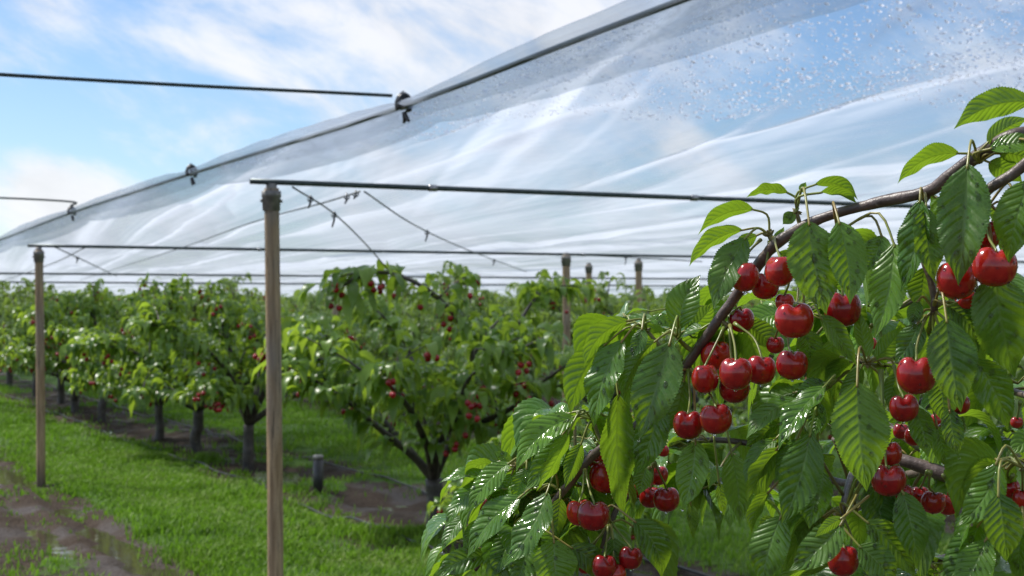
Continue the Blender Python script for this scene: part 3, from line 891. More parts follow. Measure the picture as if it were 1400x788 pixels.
def clip(u, lab, s=1.0):
    c = uv(u, VC, float(cable_z(u)))
    tgt = nrm(uv(u + .3, VC, float(cable_z(u + .3))) - uv(u - .3, VC, float(cable_z(u - .3))))
    rt = nrm(np.cross(tgt, UP)); up = np.cross(rt, tgt)
    root = empty('cable_clip', c)
    J = MB()
    for w in (-.012, .012):                    # two curved jaws round the cable
        an = np.linspace(-2.2, 2.4, 16)
        p = [c + tgt * w * s + (rt * math.sin(a) * .030 + up * (math.cos(a) * .042 + .008)) * s for a in an]
        tube(J, p, .0085 * s, 8)
    box(J, c + up * .035 * s, .024 * s, .02 * s, .05 * s, tgt, rt, up)
    build('jaw', J, M['clip'], root)
    K = MB(); tube(K, [c - tgt * .026 * s, c + tgt * .026 * s], .0165 * s, 12)
    tube(K, [c - rt * .04 * s + up * .01 * s, c - rt * .028 * s + up * .045 * s, c + up * .066 * s], .004 * s, 6)
    build('band', K, M['clip_metal'], root)
    for d in (-1, 1):
        L_ = MB(); tube(L_, spline([c - up * .028 * s, c - up * .055 * s + tgt * d * .012 * s + rt * .01, c - up * .070 * s + tgt * d * .030 * s + rt * .012], 7), np.array([.010, .011, .0105, .010, .009, .0075, .006]) * s, 8)
        build('prong', L_, M['clip'], root)
    tag(root, lab, 'clip', 'clips on the cover cable')
clip(6.42, 'largest black clip on the cover cable, where the upper wire meets it', 1.05)
clip(10.15, 'black clip on the cover cable midway between the other two', 1.05)
clip(14.4, 'smallest farthest black clip on the cover cable', 1.05)

def wire(pts, r, lab, n=30, hooks=(), grp='thin wires under and beside the cover', mat='wire'):
    p = spline(pts, n); root = empty('tension_wire', p[0])
    mbp = MB(); tube(mbp, p, r, 6); build('strand', mbp, M[mat], root)
    for f, l in hooks:
        c = p[int(f * (n - 1))]; K = MB()
        an = np.linspace(0, 5.2, 12)
        tube(K, [c + np.array([math.sin(a) * .012, 0, math.cos(a) * .012 - .007]) for a in an], .0032, 6)
        tube(K, [c + UP * .012, c - UP * l * .5, c - UP * l + np.array([-.01, 0, 0])], [.0045, .006, .004], 6)
        build('hook', K, M['clip'], root)
    tag(root, lab, 'wire', grp)
cz1 = float(cable_z(6.42))
wire([uv(6.42, -3.5, 2.42), uv(6.42, .9, 2.430), uv(6.42, 2.66, 2.452)], .0085, 'thick upper wire crossing the open sky to the largest clip', 30, mat='cable')
wire([uv(14.4, -4, 2.452), uv(14.4, 1.0, 2.455), uv(14.4, 2.62, 2.44), uv(14.4, 2.71, float(cable_z(14.4)) + .06)], .010, 'short distant wire crossing the sky at far left', 20, mat='cable')
A = uv(6.41, 2.10, 2.02); Bp = uv(6.41, 2.50, 2.02)
wire([at(400, 256, 6.7), at(455, 291, 7.6), at(500, 334, 8.6), at(533, 372, 9.4)], .0042, 'wire running down from the near post to the top of the nearest tree', 30, ((.16, .05), (.36, .07)))
wire([at(492, 262, 6.9), at(440, 278, 8.0), at(340, 306, 11), at(230, 345, 17), at(110, 383, 30)], .0045, 'long slack wire from the near rail back over the left trees', 40, ((.05, .03), (.12, .04)))
wire([at(498, 262, 6.9), at(567, 308, 8.4), at(640, 342, 11), at(720, 372, 17)], .0040, 'faint wire slanting from the near rail towards the middle posts', 30, ((.42, .06), (.8, .05)))
wire([at(75, 338, 12.1), at(118, 358, 14), at(160, 378, 20)], .0055, 'short wire slanting down from the top of the far left post', 20, ((.4, .05),))
wire([at(120, 337, 12.3), at(60, 365, 18), at(-20, 392, 30)], .0055, 'wire slanting back left behind the far left post', 20)
wire([at(640, 347, 14.0), at(760, 348, 14.2), at(860, 352, 14.8), at(960, 358, 15.4)], .006, 'slack wire joining the tops of the middle posts', 24, ((.68, .08),))

# rain on the underside of the near film
def film_drops():
    n = 80000
    u = 2.6 + 7 * rng.random(n) ** 1.2; v = VC + .03 + rng.random(n) ** 1.15 * 2.6
    cl = fbm(u * 1.0, v * 2.0, 71, 3); k = (rng.random(n) < .34 + .40 * sstep(.34, .62, cl)) & (u < 3.4 + 6.6 * np.exp(-(v - VC) / 1.1))
    u, v = u[k], v[k]
    z = film_z(u, v); e = .02
    du = (film_z(u + e, v) - z) / e; dv = (film_z(u, v + e) - z) / e
    P = np.stack([-ST * u + CT * v, CT * u + ST * v, z - .001], -1)
    eu = np.stack([-ST + 0 * u, CT + 0 * u, du], -1); ev = np.stack([CT + 0 * u, ST + 0 * u, dv], -1)
    nn = nrm(np.cross(ev, eu)); nn = np.where(nn[:, 2:3] > 0, -nn, nn)
    R = .0017 + .0072 * rng.random(len(u)) ** 4.2
    mbp = MB(); beads(mbp, P, nn, R, rng.uniform(1, 1.5, len(u)), 8, 3, .75, rng.random(len(u)))
    # beads sitting along the hem
    return mbp
o = build('rain_drops', film_drops(), M['dew']); tag(o, 'scattered clear rain drops clinging to the plastic cover', 'rain drops', kind='stuff')

# ------------------------------------------------------------------ the close, fruiting cherry branch
def DX(x): return 1.40 - .30 * (x - 700) / 700.0
def hp(px, py, lay=0.0): return at(px, py, DX(px) - lay * .012)
CAMP = np.array([0, 0, CAMZ])

foot = at(1790, 420, 1.25); foot[2] = GZ(*(lambda p: (-ST * p[0] + CT * p[1], CT * p[0] + ST * p[1]))(foot)) 
hero = empty('cherry_tree', foot)
tag(hero, 'close cherry tree with long wet fruiting branches in sharp focus at the right', 'cherry tree')

def hbranch(path, name='branch', seg=12, n=None, lump=.10):
    """path: (px, py, D or None, radius in px)"""
    P = np.array([at(x, y, DX(x) if d is None else d) for x, y, d, r in path])
    R = np.array([r * (DX(x) if d is None else d) / F_ for x, y, d, r in path])
    n = n or len(path) * 7
    p = spline(P, n); r = np.interp(np.linspace(0, len(R) - 1, n), np.arange(len(R)), R)
    r = r * (1 + lump * (vnoise(np.arange(n) * .35, np.full(n, path[0][0] * .37), 3) - .5) * 2)
    mbp = MB(); tube(mbp, p, r, seg, 0, True, .07)
    return p, mbp

trunk_top = at(1770, 560, 1.40)
mbp = MB(); tube(mbp, spline([foot - UP * .06, foot + UP * .35, trunk_top - UP * .1, trunk_top], 16), np.interp(np.linspace(0, 1, 16), [0, .15, 1], [.075, .055, .045]), 14, 0, True, .1)
build('trunk', mbp, M['bark'], hero)

BR = {}
def addbr(key, path, **k):
    p, mbp = hbranch(path, **k)
    BR[key] = (build('branch', mbp, M['bark'], hero), p)
addbr('main', [(1770, 560, 1.40, 16), (1640, 330, 1.25, 13), (1480, 190, 1.15, 11), (1400, 183, None, 10), (1345, 208, None, 9.5), (1300, 240, None, 9), (1268, 262, None, 9), (1205, 276, None, 7.6), (1140, 293, None, 7.2), (1098, 310, None, 7.2), (1062, 333, None, 7.6), (1040, 358, None, 7.6),
               (1008, 402, None, 7.4), (962, 466, None, 7.0), (938, 500, None, 6.6), (902, 543, None, 6.4), (868, 584, None, 6.2), (812, 622, None, 6), (770, 672, None, 5.6), (736, 714, None, 4.8), (700, 765, None, 3.6), (668, 812, None, 2.4)])
addbr('second', [(1770, 560, 1.40, 14), (1600, 300, 1.12, 11), (1480, 185, 1.06, 9), (1420, 212, 1.07, 8), (1385, 238, 1.08, 7.5), (1348, 263, 1.09, 7), (1334, 300, 1.11, 5.5), (1330, 350, 1.13, 4), (1335, 400, 1.15, 3)])
addbr('twig', [(1268, 264, None, 6.5), (1258, 285, None, 5.0), (1252, 318, None, 4.6), (1262, 355, None, 4.2), (1274, 390, None, 4.8), (1277, 425, None, 4.8), (1266, 460, 1.2, 3.5), (1240, 492, 1.22, 4.2), (1205, 499, 1.23, 3.6), (1172, 494, 1.24, 3.0)])
addbr('lower', [(1770, 560, 1.40, 20), (1620, 690, 1.38, 17), (1480, 718, 1.36, 14), (1400, 690, 1.36, 11.5), (1330, 663, 1.38, 10.5), (1275, 643, 1.40, 10), (1228, 628, 1.42, 9), (1180, 617, 1.46, 6), (1140, 600, 1.5, 4)])
addbr('drop', [(1180, 617, 1.46, 4.5), (1166, 645, 1.30, 4.5), (1155, 680, 1.22, 4.2), (1152, 706, 1.20, 4), (1148, 740, 1.20, 2.5)])
addbr('low_left', [(868, 584, None, 4), (862, 640, 1.38, 3.6), (845, 690, 1.37, 4), (832, 722, 1.36, 4), (822, 750, 1.36, 2.5)])
addbr('inner1', [(1330, 663, 1.38, 6), (1180, 560, 1.6, 5), (1080, 500, 1.66, 4), (1000, 470, 1.7, 3), (930, 440, 1.72, 2)])
addbr('inner2', [(1275, 643, 1.40, 6), (1150, 660, 1.62, 5), (1040, 610, 1.7, 4), (940, 605, 1.72, 4), (885, 645, 1.68, 4.5), (850, 690, 1.7, 3)])
addbr('inner3', [(1400, 690, 1.36, 6), (1300, 760, 1.6, 5), (1190, 770, 1.66, 4), (1080, 790, 1.7, 3)])
addbr('inner4', [(1480, 400, 1.3, 6), (1390, 440, 1.5, 5), (1290, 400, 1.6, 4), (1200, 430, 1.66, 3), (1110, 420, 1.7, 2)])
addbr('inner5', [(812, 622, None, 4), (760, 640, 1.5, 4), (700, 640, 1.52, 3.4), (655, 680, 1.54, 3), (625, 740, 1.56, 2)])
addbr('inner6', [(770, 672, None, 4), (740, 690, 1.46, 3.6), (690, 730, 1.5, 3), (650, 780, 1.52, 2.2)])
addbr('inner7', [(1480, 560, 1.34, 6), (1400, 540, 1.55, 5), (1320, 520, 1.6, 4), (1240, 560, 1.66, 3)])

SP = {  # spurs: px, py, branch, size px
 's1': (1338, 222, 'main', 9), 's2': (1089, 290, 'main', 8), 's3': (1052, 322, 'main', 10), 's4': (926, 462, 'main', 8), 's4b': (884, 452, 'main', 7), 's5': (996, 446, 'main', 7),
 's6': (943, 505, 'main', 5), 's7': (810, 574, 'main', 7), 's8': (800, 640, 'main', 5), 's9': (764, 670, 'main', 5), 's10': (1276, 424, 'twig', 8), 's11': (1185, 497, 'twig', 8),
 's12': (1153, 706, 'drop', 6), 's13': (1398, 640, 'lower', 7), 's14': (834, 716, 'low_left', 6), 's15': (1145, 318, 'main', 5), 's16': (1262, 275, 'main', 6), 's17': (1345, 290, 'second', 6),
 's18': (705, 638, 'inner4', 6), 's19': (722, 676, 'main', 5), 's20': (1132, 530, 'inner', 6), 's21': (1400, 720, 'lower', 6), 's22': (668, 762, 'main', 5), 's23': (1118, 620, 'inner', 5), 's24': (735, 722, 'main', 5)}
allp = {k: v for k, v in BR.items()}
def nearest_branch_point(p):
    best = None
    for k, (o, q) in BR.items():
        d = np.linalg.norm(q - p, axis=1); i = d.argmin()
        if best is None or d[i] < best[0]: best = (d[i], q[i], k)
    return best
SPP = {}
for k, (x, y, b, s) in SP.items():
    p = hp(x, y); 
    d, q, bk = nearest_branch_point(p)
    SPP[k] = p; spm = MB()
    r = s * DX(x) / F_ * .62
    if d < .12:
        tube(spm, spline([q, (q + p) / 2 + UP * -.001, p], 6), np.linspace(r * .75, r * .6, 6), 8, 0, True, .25)
    for _ in range(7):                 # bud scales
        dv = nrm(rng.normal(0, 1, 3) + UP * .3); tube(spm, [p - dv * r * .3, p + dv * r * .9, p + dv * r * 1.6], [r * .5, r * .42, r * .08], 6, 0, True, .2)
    build('spur', spm, M['spur'], BR[bk][0])

# leaves traced one by one: base, tip, apparent width, bow (px, + = to the left of base->tip), face (t top, u underside), layer, spur
LV = [
 (1412,140,1304,177,46,-16,'u',2,'s1'), (1350,196,1408,162,30,6,'u',1,'s1'), (1353,204,1430,198,26,6,'t',2,'s1'), (1311,210,1227,252,28,-15,'u',1,'s1'), (1323,225,1310,391,74,2,'t',4,'s1'),
 (1409,246,1379,361,58,-6,'t',3,'s1'), (1352,222,1398,250,34,3,'u',0,'s1'), (1366,210,1420,225,28,5,'u',0,'s1'), (1385,262,1362,330,34,4,'t',0,'s17'),
 (1258,273,1231,400,44,8,'t',2,'s16'), (1266,284,1278,387,42,-4,'t',2,'s16'), (1222,333,1195,463,54,8,'t',1,'s15'), (1205,322,1180,372,42,6,'t',0,'s15'),
 (1294,436,1314,564,66,-3,'t',4,'s10'), (1295,418,1343,470,38,6,'t',1,'s10'), (1360,372,1388,517,80,-5,'t',1,'s17'), (1263,366,1255,427,42,2,'u',0,'s10'), (1255,412,1246,448,22,0,'t',1,'s10'), (1256,440,1222,497,38,6,'t',1,'s10'),
 (1332,492,1378,589,52,8,'t',0,'s10'), (1284,512,1291,581,44,2,'t',0,'s10'), (1298,558,1311,626,30,-2,'t',1,'s10'), (1249,556,1269,626,36,3,'t',0,'s10'), (1281,583,1297,642,34,0,'t',-1,'s10'),
 (1363,632,1306,720,46,14,'t',3,'s13'), (1365,675,1376,769,52,2,'t',4,'s13'), (1338,718,1284,805,50,8,'t',1,'s21'), (1348,738,1306,812,48,5,'t',2,'s21'), (1362,748,1352,785,22,0,'u',1,'s21'), (1396,700,1392,800,40,0,'t',-1,'s21'),
 (1233,672,1254,778,46,4,'t',2,'s12'), (1200,664,1236,742,46,4,'t',0,'s12'), (1172,523,1185,673,76,-3,'t',5,'s11'), (1184,713,1252,792,44,8,'t',3,'s12'), (1174,746,1226,805,44,5,'t',4,'s12'),
 (1077,264,1020,271,16,-9,'u',1,'s2'), (1095,263,1102,249,12,0,'u',0,'s2'), (1114,253,1173,274,20,13,'u',1,'s2'), (1121,264,1172,279,16,8,'u',2,'s2'), (1106,303,1130,431,70,-4,'t',5,'s2'), (1147,303,1162,417,52,6,'t',4,'s15'), (1086,291,1070,307,18,0,'t',1,'s2'),
 (1030,287,954,322,24,-13,'u',1,'s3'), (1015,315,942,365,27,-12,'u',1,'s3'), (1020,325,975,424,46,-6,'t',2,'s3'), (1035,322,1000,352,22,-4,'u',0,'s3'), (1060,340,1072,310,18,0,'u',-1,'s3'), (1065,345,1090,385,34,6,'u',-1,'s3'),
 (930,450,958,376,46,10,'t',1,'s4'), (936,453,976,412,34,-6,'u',0,'s4'), (887,440,921,452,18,10,'t',1,'s4b'), (859,439,799,503,30,-16,'u',2,'s4b'), (829,470,780,567,50,-12,'u',2,'s4b'), (852,465,812,586,44,-10,'t',3,'s4b'), (878,449,861,491,22,4,'t',3,'s4b'),
 (897,466,851,545,44,-10,'u',2,'s4'), (916,468,873,602,64,2,'t',5,'s4'), (845,540,852,706,48,-6,'t',3,'s7'), (901,545,866,652,48,8,'t',2,'s6'), (935,520,912,592,38,4,'u',0,'s6'), (990,470,1000,510,30,0,'u',-2,'s5'), (1020,445,1060,480,40,5,'u',-2,'s5'), (1010,425,1040,520,50,4,'u',-3,'s5'),
 (786,570,705,646,40,-16,'t',3,'s7'), (778,590,733,672,22,4,'u',4,'s7'), (771,592,716,672,38,6,'t',2,'s7'), (795,606,772,668,28,0,'u',1,'s7'), (748,673,688,776,40,8,'t',4,'s9'), (766,681,760,738,27,0,'u',1,'s9'), (722,735,704,805,46,3,'t',4,'s24'), (757,738,766,815,58,-3,'t',5,'s24'), (779,748,832,798,36,8,'t',3,'s24'),
 (866,712,904,792,44,14,'t',3,'s14'), (838,735,845,800,34,0,'t',1,'s14'),
 (667,651,600,661,16,-7,'t',1,'s18'), (697,633,640,702,32,-8,'t',2,'s18'), (658,658,608,722,24,-5,'t',1,'s18'), (700,648,671,693,30,3,'t',0,'s18'), (712,679,638,764,37,-10,'t',3,'s19'), (696,697,679,744,20,2,'u',2,'s19'), (637,704,604,754,20,-4,'t',1,'s18'), (653,710,632,752,20,2,'t',1,'s19'),
 (667,760,594,792,34,-9,'t',2,'s22'), (642,756,604,795,24,0,'u',1,'s22'), (700,722,672,790,38,3,'t',2,'s24'), (700,632,676,617,15,0,'t',0,'s18'), (722,628,745,600,20,4,'t',0,'s18'), (720,640,702,690,26,0,'t',1,'s18'),
 (1121,432,1172,501,27,4,'t',4,'s15'), (1101,450,1107,505,36,3,'t',0,'s15'), (1140,462,1130,522,34,2,'u',-1,'s15'), (1129,524,1088,553,28,-6,'t',2,'s20'), (1128,528,1064,616,34,-8,'t',3,'s20'), (1092,546,1020,601,30,-12,'t',2,'s20'), (1067,579,1018,614,22,-4,'u',1,'s20'), (1121,551,1112,600,24,0,'t',2,'s20'),
 (1188,489,1175,424,26,4,'u',0,'s11'), (1195,490,1232,444,30,-6,'u',0,'s11'), (1178,502,1150,560,30,0,'u',0,'s11'), (1108,592,1068,719,56,6,'t',5,'s23'), (1120,642,1106,724,52,0,'t',3,'s23'), (1064,612,1021,688,22,-6,'u',3,'s20'), (1061,600,1018,662,28,-8,'t',2,'s20'), (1052,672,1028,731,20,-8,'u',2,'s23'), (1068,706,1040,805,52,-4,'t',3,'s23'),
 (1151,715,1078,781,47,6,'t',5,'s12'), (1152,708,1114,735,16,-2,'u',6,'s12'), (1142,768,1056,800,28,-6,'u',1,'s12'), (1192,660,1214,746,48,0,'t',0,'s12'), (951,603,933,697,46,5,'t',2,'s6'), (1000,620,1011,718,46,4,'t',-4,'s5'), (944,688,948,738,18,0,'t',-3,'s6'), (983,660,990,706,18,0,'t',-6,'s6'), (885,633,873,678,28,0,'t',-1,'s6'),
 (1230,640,1225,720,40,0,'t',-1,'s12'), (1100,640,1085,690,24,0,'u',1,'s23'), (1090,600,1060,660,26,0,'t',1,'s20'), (1205,560,1190,620,30,0,'t',-1,'s11'), (1225,510,1215,560,30,0,'u',-1,'s11'),
]
def rot_about(v, ax, a):
    return v * math.cos(a) + np.cross(ax, v) * math.sin(a) + ax * np.dot(ax, v) * (1 - math.cos(a))

LEAF = {}; PET = {}; DROPS = MB()
hr = random.Random(17)
def hero_leaf(bx, by, tx, ty, wpx, bow, face, lay, spur, dD=0.0, rnd=None):
    B = hp(bx, by, lay) + np.array([0, dD, 0])
    Lpx = math.hypot(tx - bx, ty - by)
    L0 = Lpx * DX(bx) / F_
    dz = hr.uniform(-.28, .20) * L0 if face == 't' else hr.uniform(-.15, .25) * L0
    Dt = DX(bx) - lay * .012 + dz + dD
    T = at(tx, ty, Dt); B = at(bx, by, DX(bx) - lay * .012 + dD)
    # bow of the midrib in the picture's plane and towards the viewer / sky
    px, py = -(ty - by) / Lpx, (tx - bx) / Lpx
    mx_, my_ = (bx + tx) / 2 - px * bow * 1.7, (by + ty) / 2 - py * bow * 1.7
    C = at(mx_, my_, (DX(bx) - lay * .012 + Dt + dD) / 2 - (.10 * L0 if face == 't' else 0))
    ax = nrm(T - B); vw = nrm(CAMP - (B + T) / 2)
    s0 = nrm(np.cross(ax, vw)); Wa = wpx * DX(bx) / F_
    Wr = max(Wa * 1.04, min(.44 * np.linalg.norm(T - B), Wa * 3.0)); tilt = math.acos(min(1, Wa / Wr))
    best = None
    for sg in (1, -1):
        for fl in (1, -1):
            s = rot_about(s0, ax, sg * tilt) * fl
            nm_ = np.cross(ax, s); vis = np.dot(nm_, vw)
            ok = (vis > 0) == (face == 't')
            sc_ = nm_[2] + (10 if ok else 0)
            if best is None or sc_ > best[0]: best = (sc_, s)
    key = spur
    if key not in LEAF: LEAF[key] = MB()
    mbp = LEAF[key]
    fold = hr.uniform(.12, .42) if face == 't' else hr.uniform(.25, .6)
    r = hr.random() if rnd is None else rnd
    P, nmv = leaves(mbp, B, C, T, best[1], Wr, 71, 9, fold, .035, hr.uniform(.012, .036), [r])
    # petiole
    sp = SPP[spur]; d0 = nrm(C - B)
    if np.linalg.norm(sp - B) > .085: sp = B - d0 * .03 + UP * .012
    ln = np.linalg.norm(sp - B)
    c1 = B - d0 * ln * .45 + UP * ln * .12
    pts = spline([sp, (sp * .3 + c1 * .7), B, B + d0 * L0 * .04], 12)
    tube(mbp, pts, np.linspace(.0011, .0009, 12), 6, 1)
    return P[0], nmv[0]

hero_surf = []
for l in LV: hero_surf.append((hero_leaf(*l), l))

def spur_leaves(k, per):
    sp = SPP[k]; mbp = LEAF.setdefault(k, MB()); r_ = np.random.default_rng(abs(hash_(k)) % 9999)
    for _ in range(per):
        a = r_.uniform(0, 2 * PI); L = r_.uniform(.060, .092)
        d = nrm(np.array([math.cos(a), abs(math.sin(a)) * .8 + .15, r_.uniform(-.2, .3)]))
        B = sp + d * r_.uniform(.014, .028); h = r_.uniform(.6, 1.0)
        C = B + d * L * .42 + UP * L * .04; T = B + d * L * (.9 - .55 * h) - UP * L * .85 * h
        ax = nrm(T - B); sd = nrm(np.cross(d, UP) + r_.normal(0, .45, 3))
        if np.dot(np.cross(ax, sd), UP + .4 * d) < 0: sd = -sd
        leaves(mbp, B, C, T, sd, L * r_.uniform(.38, .46), 41, 7, r_.uniform(.1, .5), .035, .025, [r_.random()])
        tube(mbp, spline([sp, (sp + B) / 2 + UP * .005, B, B + (C - B) * .1], 7), .001, 6, 1)
def hash_(s):
    x = 7
    for ch in s: x = x * 31 + ord(ch)
    return x
for k, n_ in dict(s4=4, s4b=5, s5=3, s7=6, s8=5, s9=5, s10=4, s11=4, s12=4, s13=4, s14=4, s15=1, s16=1, s17=3, s18=6, s19=6, s20=5, s21=4, s22=5, s23=5, s24=5, s6=2).items(): spur_leaves(k, n_)

# fillers behind: sprays of leaves hanging from the inner twigs, each drooping as the rest do
fill = MB(); fillp = [k for k in BR if True]
fr_ = np.random.default_rng(33)
def filler(path, step, per, seed, Lr=(.075, .115), spread=.03, depth=.10):
    ln = np.linalg.norm(np.diff(path, axis=0), axis=1).sum(); n = max(2, int(ln / step))
    out = [MB()]
    idx = np.linspace(.12, 1, n) * (len(path) - 1)
    for kk, t in enumerate(idx):
        if kk and kk % 4 == 0: out.append(MB())
        mbp = out[-1]
        i = min(int(t), len(path) - 2); q = path[i] + (path[i + 1] - path[i]) * (t - i)
        sp = q + fr_.normal(0, spread, 3) * np.array([1, 1.2, 1])
        tube(mbp, spline([q, (q + sp) / 2 + UP * .004, sp], 5), [.002, .0018, .0018, .0017, .0015], 6, 2)
        for _ in range(per):
            a = fr_.random() * 2 * PI; L = fr_.uniform(*Lr)
            d = np.array([math.cos(a), math.sin(a), fr_.uniform(-.3, .5)]); d = nrm(d)
            B = sp + d * fr_.uniform(.015, .035)
            h = fr_.uniform(.45, 1.0)
            C = B + d * L * .42 + UP * L * .05; T = B + d * L * (.95 - .55 * h) - UP * L * .85 * h
            ax = nrm(T - B); sd = nrm(np.cross(d, UP) + fr_.normal(0, .4, 3))
            if np.dot(np.cross(ax, sd), UP + .4 * d) < 0: sd = -sd
            leaves(mbp, B, C, T, sd, L * fr_.uniform(.36, .46), 31, 5, fr_.uniform(.15, .5), .04, .02, [fr_.random()])
            tube(mbp, spline([sp, (sp + B) / 2 + UP * .005, B, B + (C - B) * .15], 7), .0009, 5, 1)
    return out


for k, step, per, Lr, spd in (('inner1', .055, 5, (.075, .115), .035), ('inner2', .06, 5, (.07, .105), .035), ('inner3', .05, 5, (.08, .12), .035), ('inner4', .05, 5, (.075, .11), .03),
                         ('inner5', .042, 5, (.065, .10), .028), ('inner6', .045, 4, (.07, .10), .028), ('inner7', .05, 5, (.08, .115), .035), ('lower', .085, 3, (.07, .11), .035)):
    o, p = BR[k]
    for f_ in filler(p, step, per, 1, Lr, spd): build('leaf_cluster', f_, [M['leaf'], M['petiole'], M['spur']], o)
for pth in ([(1770, 560, 1.40, 18), (1800, 330, 1.45, 14), (1760, 60, 1.5, 10), (1720, -160, 1.5, 5)], [(1770, 560, 1.40, 18), (1900, 380, 1.2, 14), (1960, 160, 1.0, 10), (1900, 20, .85, 5)],
            [(1770, 560, 1.40, 18), (1960, 420, 1.7, 14), (1880, 220, 2.0, 10), (1800, 120, 2.2, 5)]):
    p, mbp = hbranch(pth); o = build('branch', mbp, M['bark'], hero)  # crown limbs out of view, added to shade the lower right
    for f_ in filler(p, .05, 7, 1, (.08, .115), .05): build('leaf_cluster', f_, [M['leaf'], M['petiole'], M['spur']], o)
for k, mbp in LEAF.items():
    d, q, bk = nearest_branch_point(SPP[k])
    build('leaf_cluster', mbp, [M['leaf'], M['petiole']], BR[bk][0])

# rain on the upper faces
for (P, nmv), l in hero_surf:
    if l[6] != 't': continue
    k = int(hr.uniform(10, 26) * min(1, l[4] / 40)) + (26 if l[:2] == (1106, 303) else 0) + (10 if l[4] > 60 else 0)
    pts = []; nn = []; R = []
    for _ in range(k):
        i = hr.randint(5, 60); f = hr.uniform(-.85, .85); x = (f + 1) * 4; j = min(int(x), 7); f2 = x - j
        a = P[i, j] * (1 - f2) + P[i, j + 1] * f2
        pts.append(a); e1 = P[i + 1, j] - P[i, j]; e2 = P[i, j + 1] - P[i, j]
        n_ = nrm(np.cross(e1, e2)); n_ = n_ if np.dot(n_, nmv[i]) > 0 else -n_
        nn.append(n_); R.append(.0006 + .0017 * hr.random() ** 3)
    beads(DROPS, np.array(pts) - np.array(nn) * .0001, nn, R, np.random.default_rng(k).uniform(1, 1.9, k), 8, 3, .55)
    if hr.random() < .3:                       # one hanging from the tip
        beads(DROPS, [P[-1, 4] - UP * .0002], [[0, 0, -1]], [.0011], None, 8, 4, 1.2)
o = build('water_drops', DROPS, M['drop'], hero); o['kind'] = 'stuff'

# cherries: px, py, radius px, layer, yaw of the crease towards the viewer, stem points (px, py) up to the spur
CH = [
 (1018,379,20.5,3,-.7,[(1024,345),(1040,328)]), (1066,371,21.5,4,2.2,[(1062,340),(1058,325)]), (1046,391,19,1,.3,[(1048,360),(1052,330)]),
 (1086,438,25,4,0.1,[(1090,410),(1093,370)]), (1073,414,13,0,0,[(1078,390),(1085,360)]), (1152,423,25,1,.2,[(1150,380),(1147,330)]),
 (964,518,20.5,3,1.2,[(974,480),(990,448)]), (1006,511,23,5,2.6,[(1004,470),(998,445)]), (1040,506,20.5,2,.4,[(1030,462),(1004,442)]), (1004,531,21,1,.2,[(1000,490),(997,450)]), (979,486,21,-1,.6,[(985,460),(992,448)]),
 (941,581,20.5,3,-.1,[(943,545),(941,506)]), (979,573,21.5,4,.5,[(968,535),(945,505)]), (1083,499,21,2,.3,[(1079,478),(1076,450)]), (1060,472,12,-2,0,[(1062,455),(1070,430)]), (1014,438,17,-1,.3,[(1010,420),(1000,430)]),
 (811,705,21.5,4,.05,[(806,670),(800,642)]), (793,701,18.5,2,.3,[(797,670),(799,642)]),
 (1308,383,27,2,.4,[(1325,340),(1338,300)]), (1360,365,28,3,.15,[(1352,325),(1346,296)]), (1322,411,14,0,0,[(1326,390),(1334,330)]), (1346,322,22,0,.2,[(1344,300),(1344,285)]),
 (1253,513,27,4,0.0,[(1254,470),(1266,432)]), (1236,558,19.5,2,.2,[(1229,530),(1222,500)]), (1215,657,22.5,2,.0,[(1211,630),(1205,505)]), (1216,621,17,0,.3,[(1212,600),(1203,505)]), (1236,675,12,0,.2,[(1230,655),(1222,628)]),
 (1153,767,22,4,.6,[(1150,735),(1152,708)]), (1276,687,16,-4,0,[(1270,665),(1272,645)]), (1258,678,13,-5,0,[(1262,660),(1268,645)]), (1296,690,15,-6,.4,[(1296,665),(1290,650)]),
 (1312,553,14,-3,0,[(1316,530),(1330,518)]), (1293,590,12,-5,.2,[(1296,570),(1310,520)]), (1282,575,10,-7,.3,[(1286,560),(1300,520)]), (1250,597,13,-4,.2,[(1248,575),(1240,560)]), (1232,590,11,-6,.2,[(1236,575),(1240,560)]),
 (911,683,17.5,-5,.1,[(903,650),(895,632)]), (889,680,15,-7,.4,[(892,655),(893,634)]), (868,670,12,-7,.2,[(876,650),(888,640)]), (899,650,14,-8,.2,[(897,640),(893,632)]), (907,617,8,-9,0,[(905,605),(900,600)]),
 (862,763,16,1,.1,[(852,735),(836,716)]), (826,775,17,3,.5,[(829,745),(832,718)]), (840,786,16,2,.2,[(838,750),(834,718)]), (806,757,12,1,.3,[(818,735),(832,716)]), (800,775,10,0,.3,[(812,745),(832,718)]),
 (829,652,23,-2,.2,[(825,625),(815,605)]), (818,628,15,-3,.2,[(818,612),(812,600)]), (836,690,10,-3,.2,[(838,675),(846,660)]), (770,735,10,-1,.2,[(768,720),(764,700)]), (785,742,9,-2,.2,[(780,725),(768,700)]),
 (1380,668,14,-4,.1,[(1378,645),(1392,630)]), (1398,682,14,-3,.1,[(1398,660),(1398,642)]), (1390,578,8,-14,.1,[(1392,565),(1395,550)]), (1372,690,10,-8,.2,[(1372,670),(1385,650)]), (1206,640,15,-2,.3,[(1208,610),(1205,560)]),
 (660,690,8,0,.1,[(662,675),(668,655)]), (1110,520,9,-8,.1,[(1112,505),(1118,495)]), (1190,470,9,-4,.1,[(1190,455),(1192,445)]), (1210,478,8,-5,.1,[(1208,465),(1202,450)]),
]
